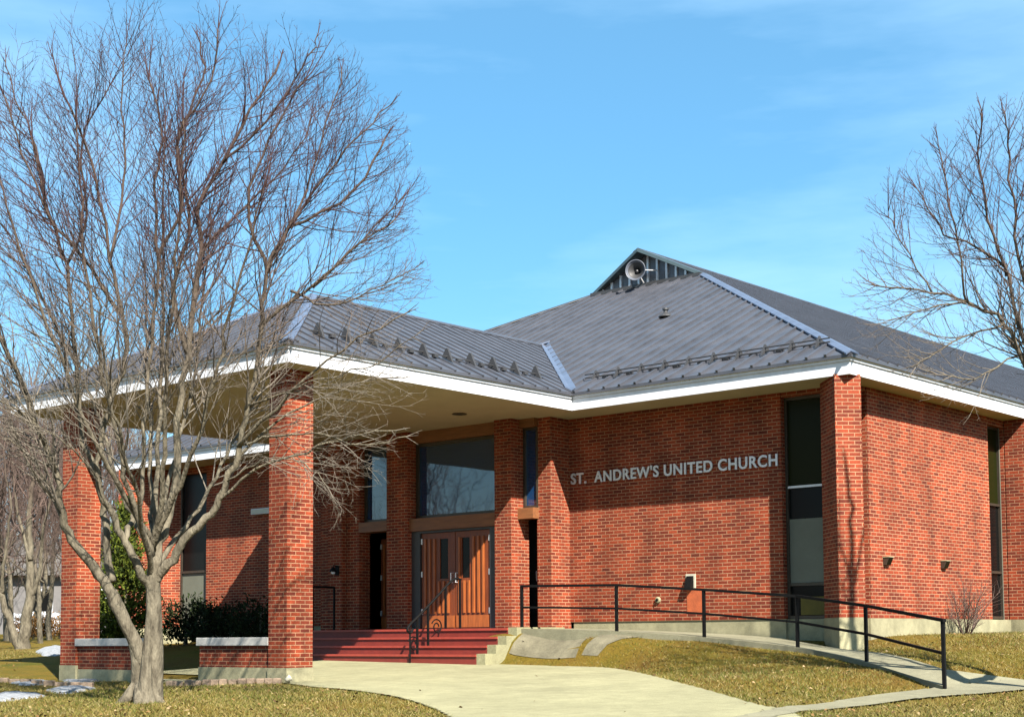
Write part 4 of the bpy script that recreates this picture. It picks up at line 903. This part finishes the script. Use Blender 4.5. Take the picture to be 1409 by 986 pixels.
def evergreen(name, base, h, r, n, lab, cat, cone=True, c1=(.10, .16, .015), c2=(.03, .07, .01)):
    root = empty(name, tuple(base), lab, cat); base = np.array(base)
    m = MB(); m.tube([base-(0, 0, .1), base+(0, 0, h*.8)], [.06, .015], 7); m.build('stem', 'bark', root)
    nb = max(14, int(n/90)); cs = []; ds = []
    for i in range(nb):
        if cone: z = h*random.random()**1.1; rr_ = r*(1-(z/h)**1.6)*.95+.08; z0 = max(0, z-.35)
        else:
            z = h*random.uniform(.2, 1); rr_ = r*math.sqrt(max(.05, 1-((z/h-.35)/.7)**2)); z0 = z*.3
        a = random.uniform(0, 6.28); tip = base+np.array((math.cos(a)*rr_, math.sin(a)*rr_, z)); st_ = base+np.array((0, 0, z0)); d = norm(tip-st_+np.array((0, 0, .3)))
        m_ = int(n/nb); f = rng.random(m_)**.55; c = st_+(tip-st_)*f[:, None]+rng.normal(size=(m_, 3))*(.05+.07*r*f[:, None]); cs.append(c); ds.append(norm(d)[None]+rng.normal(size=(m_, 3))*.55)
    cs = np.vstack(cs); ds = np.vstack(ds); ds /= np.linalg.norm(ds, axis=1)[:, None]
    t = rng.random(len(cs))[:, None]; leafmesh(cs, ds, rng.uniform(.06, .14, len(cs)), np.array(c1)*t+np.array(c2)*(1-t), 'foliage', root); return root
p = T(172, 880, 36.5); p[2] = g1(p[0], p[1]); evergreen('cedar', p, 3.6, .85, 15000, 'yellow green cedar growing beside the left side of the porch', 'tree', True, (.08, .098, .008), (.012, .024, .004))
LB = ['leftmost dark evergreen shrub below the wall beside the left window', 'dark evergreen shrub below the middle of the shaded left wall', 'dark evergreen shrub below the shaded wall next to the porch column']
for i, (x, h) in enumerate(((-18.6, 1.15), (-17.2, 1.0), (-15.7, 1.1))):
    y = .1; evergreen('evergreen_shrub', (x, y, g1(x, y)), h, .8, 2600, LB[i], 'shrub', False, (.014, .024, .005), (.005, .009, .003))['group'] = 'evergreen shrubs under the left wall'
# leafless bush by the side wall
p = T(1330, 868, 27.6); p = np.array((-.1, p[1], 0)); p = onX(1330, 866, -.15); p[2] = g1(p[0], p[1]); bs = empty('bare_bush', tuple(p), 'small leafless bush of upright twigs against the sunlit side wall', 'bush')
tb_ = Tree(None, .5)
for i in range(16):
    a = random.uniform(0, 6.28); d = norm(np.array((math.cos(a)*.45, math.sin(a)*.75, 1.0))); q = p+np.array((math.cos(a)*.05, math.sin(a)*.12, -.05)); tb_.twig(q, d, random.uniform(.6, 1.2), .013, 1, 2, .06, 4)
tb_.cr.build('stems', 'twig', bs)
# hedge of dry shrubs far left
hp_ = [T(u, 868, 72) for u in (34, 46, 58, 70, 82)]
for i, q in enumerate(hp_):
    q[2] = g1(q[0], q[1]); evergreen('dry_shrub', q, 1.15+.1*(i % 3), .75, 900, 'russet dry shrub in the low row behind the left lawn', 'shrub', False, (.22, .11, .03), (.10, .05, .015))['group'] = 'russet shrubs along the far lawn'

# ------------------------------------------------------------------ house and fence far left
hx = T(30, 850, 95); g0 = g1(hx[0], hx[1]); hr_ = np.array((CR[0], CR[1], 0)); hr_ /= np.linalg.norm(hr_); hf = np.array((-hr_[1], hr_[0], 0))
hs_ = empty('house', (hx[0], hx[1], g0), 'long low grey house with dark roof seen through the trees at left', 'house')
def hb(a, b_): return [hx*np.array((1, 1, 0))+hr_*x+hf*y+np.array((0, 0, g0+z)) for x, y, z in [(a[0], a[1], a[2]), (b_[0], a[1], a[2]), (b_[0], b_[1], a[2]), (a[0], b_[1], a[2]), (a[0], a[1], b_[2]), (b_[0], a[1], b_[2]), (b_[0], b_[1], b_[2]), (a[0], b_[1], b_[2])]]
BF = [(0, 3, 2, 1), (4, 5, 6, 7), (0, 1, 5, 4), (1, 2, 6, 5), (2, 3, 7, 6), (3, 0, 4, 7)]
MB().poly(hb((-8, 0, -1), (10, 8, 4.2)), BF).build('wall', 'siding', hs_)
H = lambda x, y, z: hx*np.array((1, 1, 0))+hr_*x+hf*y+np.array((0, 0, g0+z))
MB().slab([H(-8.6, -.7, 4.1), H(10.6, -.7, 4.1), H(10.6, 4, 6.2), H(-8.6, 4, 6.2)], .25, up=(0, 0, .45)).slab([H(-8.6, 4, 6.2), H(10.6, 4, 6.2), H(10.6, 8.7, 4.1), H(-8.6, 8.7, 4.1)], .25, up=(0, 0, .45)).build('roof', 'house_roof', hs_)
for x in (-6.2, -2.6, 1.2, 4.6, 8):
    f = MB().poly(hb((x-.75, -.06, 1.3), (x+.75, -.002, 2.8)), BF).build('window', 'white', hs_); MB().poly(hb((x-.62, -.09, 1.42), (x+.62, -.062, 2.68)), BF).build('pane', 'glass_dark', f)
fn = T(75, 868, 88); fg = g1(fn[0], fn[1]); fe = empty('picket_fence', (fn[0], fn[1], fg), 'short white fence beyond the russet shrubs at far left', 'fence')
for nm, prs in (('post', [(x, 0) for x in np.arange(-2.4, 2.5, .8)]),):
    for x, _ in prs:
        q = fn+hr_*x; MB().box((q[0]-.06, q[1]-.06, fg-.1), (q[0]+.06, q[1]+.06, fg+1.3)).build('post', 'white', fe)
b = MB()
for z in (.35, .75, 1.15): b.beam((*(fn+hr_*-2.4)[:2], fg+z), (*(fn+hr_*2.4)[:2], fg+z), .05, .2)
b.build('rail', 'white', fe)

# ------------------------------------------------------------------ garden bits by the porch
def stone(p, sx, sy, sz, an, lab):
    b = MB(); c, s_ = math.cos(an), math.sin(an); R_ = lambda x, y: (p[0]+x*c-y*s_, p[1]+x*s_+y*c)
    j = lambda: random.uniform(.85, 1.08)
    b.prism([R_(-sx*j(), -sy*j()), R_(sx*j(), -sy*j()), R_(sx*j(), sy*j()), R_(-sx*j(), sy*j())], p[2]-.06, p[2]+sz*j())
    o = b.build('edging_stone', 'stone', None, origin=(p[0], p[1], p[2]), bevel=.018); tag(o, lab, 'stone', 'edging stones of the bed along the low wall'); return o
a = hit(236, 944); c = hit(384, 940)
for i in range(13):
    f = i/12; p = a*(1-f)+c*f; p = np.array((p[0], p[1]-.02+random.uniform(-.02, .02), 0)); p[2] = g1(p[0], p[1]); stone(p, .07, .05, .10, math.atan2(c[1]-a[1], c[0]-a[0])+random.uniform(-.1, .1), 'weathered brown edging stone in the row before the low porch wall')
a = hit(5, 938); c = hit(120, 946)
for i in range(8):
    f = i/7; p = a*(1-f)+c*f; p[2] = g1(p[0], p[1]); o = stone(p, .1, .06, .09, random.uniform(-.2, .2)+.7, 'weathered brown edging stone left of the big tree'); o['group'] = 'edging stones left of the tree'
p = hit(397, 941); fl = empty('flood_light', tuple(p), 'small round pale flood light on the ground at the foot of the porch column', 'flood light')
MB().tube([p-(0, 0, .05), p+(0, 0, .06)], .02, 8).build('stake', 'black', fl); MB().lathe(p+(0, 0, .09), (.3, .6, .45), [(-.05, 0), (-.05, .035), (.02, .05), (.04, .055), (.04, .048), (.02, .0)], 18).build('head', 'frame_light', fl, smooth=True)
p = hit(382, 928); st_ = empty('garden_stake', tuple(p), 'thin pale stake standing against the low wall by the porch column', 'stake'); MB().tube([p-(0, 0, .08), p+(.0, .03, .42)], .014, 7).tube([p+(.0, .03, .42), p+(.0, .03, .46)], [.014, .004], 7).build('shaft', 'frame_light', st_)
sl_ = MB(); a = hit(178, 938); c = hit(268, 936); sl_.box((-10.55, -7.15, -1.15), (-8.98, -6.4, -1.0)); o = sl_.build('threshold_slab', 'found', church)
# snow
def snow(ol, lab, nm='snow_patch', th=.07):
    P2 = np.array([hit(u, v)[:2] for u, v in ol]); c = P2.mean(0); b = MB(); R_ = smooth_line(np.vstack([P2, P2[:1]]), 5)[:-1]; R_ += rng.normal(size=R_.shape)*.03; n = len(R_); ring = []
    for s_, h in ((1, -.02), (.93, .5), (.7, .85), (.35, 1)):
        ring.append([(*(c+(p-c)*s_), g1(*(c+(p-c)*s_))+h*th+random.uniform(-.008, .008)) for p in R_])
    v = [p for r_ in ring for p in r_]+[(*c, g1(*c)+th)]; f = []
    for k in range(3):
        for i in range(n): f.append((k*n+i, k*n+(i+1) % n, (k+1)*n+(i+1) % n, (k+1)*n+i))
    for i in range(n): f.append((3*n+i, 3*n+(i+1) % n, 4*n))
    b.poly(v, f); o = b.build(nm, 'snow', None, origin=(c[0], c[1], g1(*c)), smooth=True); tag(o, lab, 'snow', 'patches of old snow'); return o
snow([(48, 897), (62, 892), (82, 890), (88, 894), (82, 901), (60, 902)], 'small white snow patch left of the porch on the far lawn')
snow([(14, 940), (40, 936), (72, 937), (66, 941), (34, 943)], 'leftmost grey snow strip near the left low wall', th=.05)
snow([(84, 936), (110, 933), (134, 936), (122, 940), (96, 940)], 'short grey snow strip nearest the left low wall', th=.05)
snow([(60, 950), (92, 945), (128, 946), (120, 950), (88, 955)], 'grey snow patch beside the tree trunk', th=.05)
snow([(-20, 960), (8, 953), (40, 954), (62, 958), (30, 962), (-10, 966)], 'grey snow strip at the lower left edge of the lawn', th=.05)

# ------------------------------------------------------------------ grass
NB = 150000
u_ = rng.uniform(-40, 1460, NB*3); t_ = 16+26*rng.random(NB*3)**1.6
X_ = CC[0]+(CF[0]+CR[0]*(u_-704.5)/FPX)*t_; Y_ = CC[1]+(CF[1]+CR[1]*(u_-704.5)/FPX)*t_
bad = inpoly(DRIVE, X_, Y_) | inpoly(WALK, X_, Y_) | inpoly(RAMP, X_, Y_) | ((Y_ > .95) & (X_ < -.42)) | ((X_ < -6.7) & (X_ > -14.5) & (Y_ > -7.0)) | ((X_ < -6.6) & (Y_ > -7.0) & (Y_ < 1) & (X_ > -20))
sbp = np.array([p[:2] for p in sb]); sbp2 = np.array([p[:2] for p in sb2]); bad |= inpoly(sbp, X_, Y_) | inpoly(sbp2, X_, Y_)
nz_ = np.sin(X_*1.7+np.sin(Y_*1.1)*2)*np.sin(Y_*1.9+1)+np.sin(X_*.6-1)*np.sin(Y_*.5)
ok = np.where(~bad & (rng.random(NB*3) < .62+.2*nz_))[0][:NB]; X_ = X_[ok]; Y_ = Y_[ok]; nz_ = nz_[ok]; n = len(X_); Z_ = gz(X_, Y_)
ang = rng.uniform(0, 6.28, n); ln = rng.uniform(.025, .075, n); lean = rng.normal(size=(n, 2))*.6; wd = .006
Bp = np.stack([X_, Y_, Z_-.005], 1); sd = np.stack([np.cos(ang), np.sin(ang), 0*ang], 1)*wd; tip = Bp+np.stack([lean[:, 0]*ln, lean[:, 1]*ln, ln*.8], 1)
V = np.stack([Bp-sd, Bp+sd, tip], 1); me = bpy.data.meshes.new('grass'); me.from_pydata(V.reshape(-1, 3).tolist(), [], np.arange(3*n).reshape(n, 3).tolist()); me.materials.append(MT['grass_blade'])
pal = np.array([(.30, .235, .075), (.23, .18, .05), (.15, .16, .028), (.38, .31, .14), (.10, .13, .018)])*.54; pr_ = rng.random(n)+.16*nz_
ix = np.digitize(pr_, [.28, .55, .8, .93]); c4 = np.ones((n, 3, 4)); c4[:, :, :3] = pal[ix][:, None, :]*rng.uniform(.82, 1.12, (n, 1, 1)); ca = me.color_attributes.new('col', 'FLOAT_COLOR', 'POINT'); ca.data.foreach_set('color', c4.ravel())
go = bpy.data.objects.new('grass', me); COL.objects.link(go); tag(go, 'short yellow green early spring grass on the lawn', 'grass', None, 'stuff')
# dead leaves scattered over the lawn
NL = 2600; u_ = rng.uniform(-30, 1450, NL); t_ = 16.5+22*rng.random(NL)**1.5
X_ = CC[0]+(CF[0]+CR[0]*(u_-704.5)/FPX)*t_; Y_ = CC[1]+(CF[1]+CR[1]*(u_-704.5)/FPX)*t_
bad = inpoly(WALK, X_, Y_) | inpoly(RAMP, X_, Y_) | ((Y_ > .9) & (X_ < -.4)) | ((X_ < -6.5) & (X_ > -14.5) & (Y_ > -7.0)) | (inpoly(DRIVE, X_, Y_) & (rng.random(NL) < .985))
ok = np.where(~bad)[0]; X_ = X_[ok]; Y_ = Y_[ok]; n = len(X_); Z_ = gz(X_, Y_)+.03
a_ = rng.uniform(0, 6.28, n); sz_ = rng.uniform(.014, .034, n); d1 = np.stack([np.cos(a_), np.sin(a_), rng.normal(size=n)*.35], 1)*sz_[:, None]; d2 = np.stack([-np.sin(a_), np.cos(a_), rng.normal(size=n)*.35], 1)*sz_[:, None]*.6
P0 = np.stack([X_, Y_, Z_], 1); V = np.stack([P0-d1, P0-d2+(0, 0, .006), P0+d1, P0+d2+(0, 0, .006)], 1); me = bpy.data.meshes.new('fallen_leaves'); me.from_pydata(V.reshape(-1, 3).tolist(), [], np.arange(4*n).reshape(n, 4).tolist()); me.materials.append(MT['leaf'])
pal = np.array([(.16, .09, .035), (.10, .055, .02), (.24, .17, .09), (.06, .035, .015)]); c4 = np.ones((n, 4, 4)); c4[:, :, :3] = pal[rng.integers(0, 4, n)][:, None, :]; ca = me.color_attributes.new('col', 'FLOAT_COLOR', 'POINT'); ca.data.foreach_set('color', c4.ravel())
lo = bpy.data.objects.new('fallen_leaves', me); COL.objects.link(lo); tag(lo, 'dead brown leaves scattered through the lawn', 'leaves', None, 'stuff')
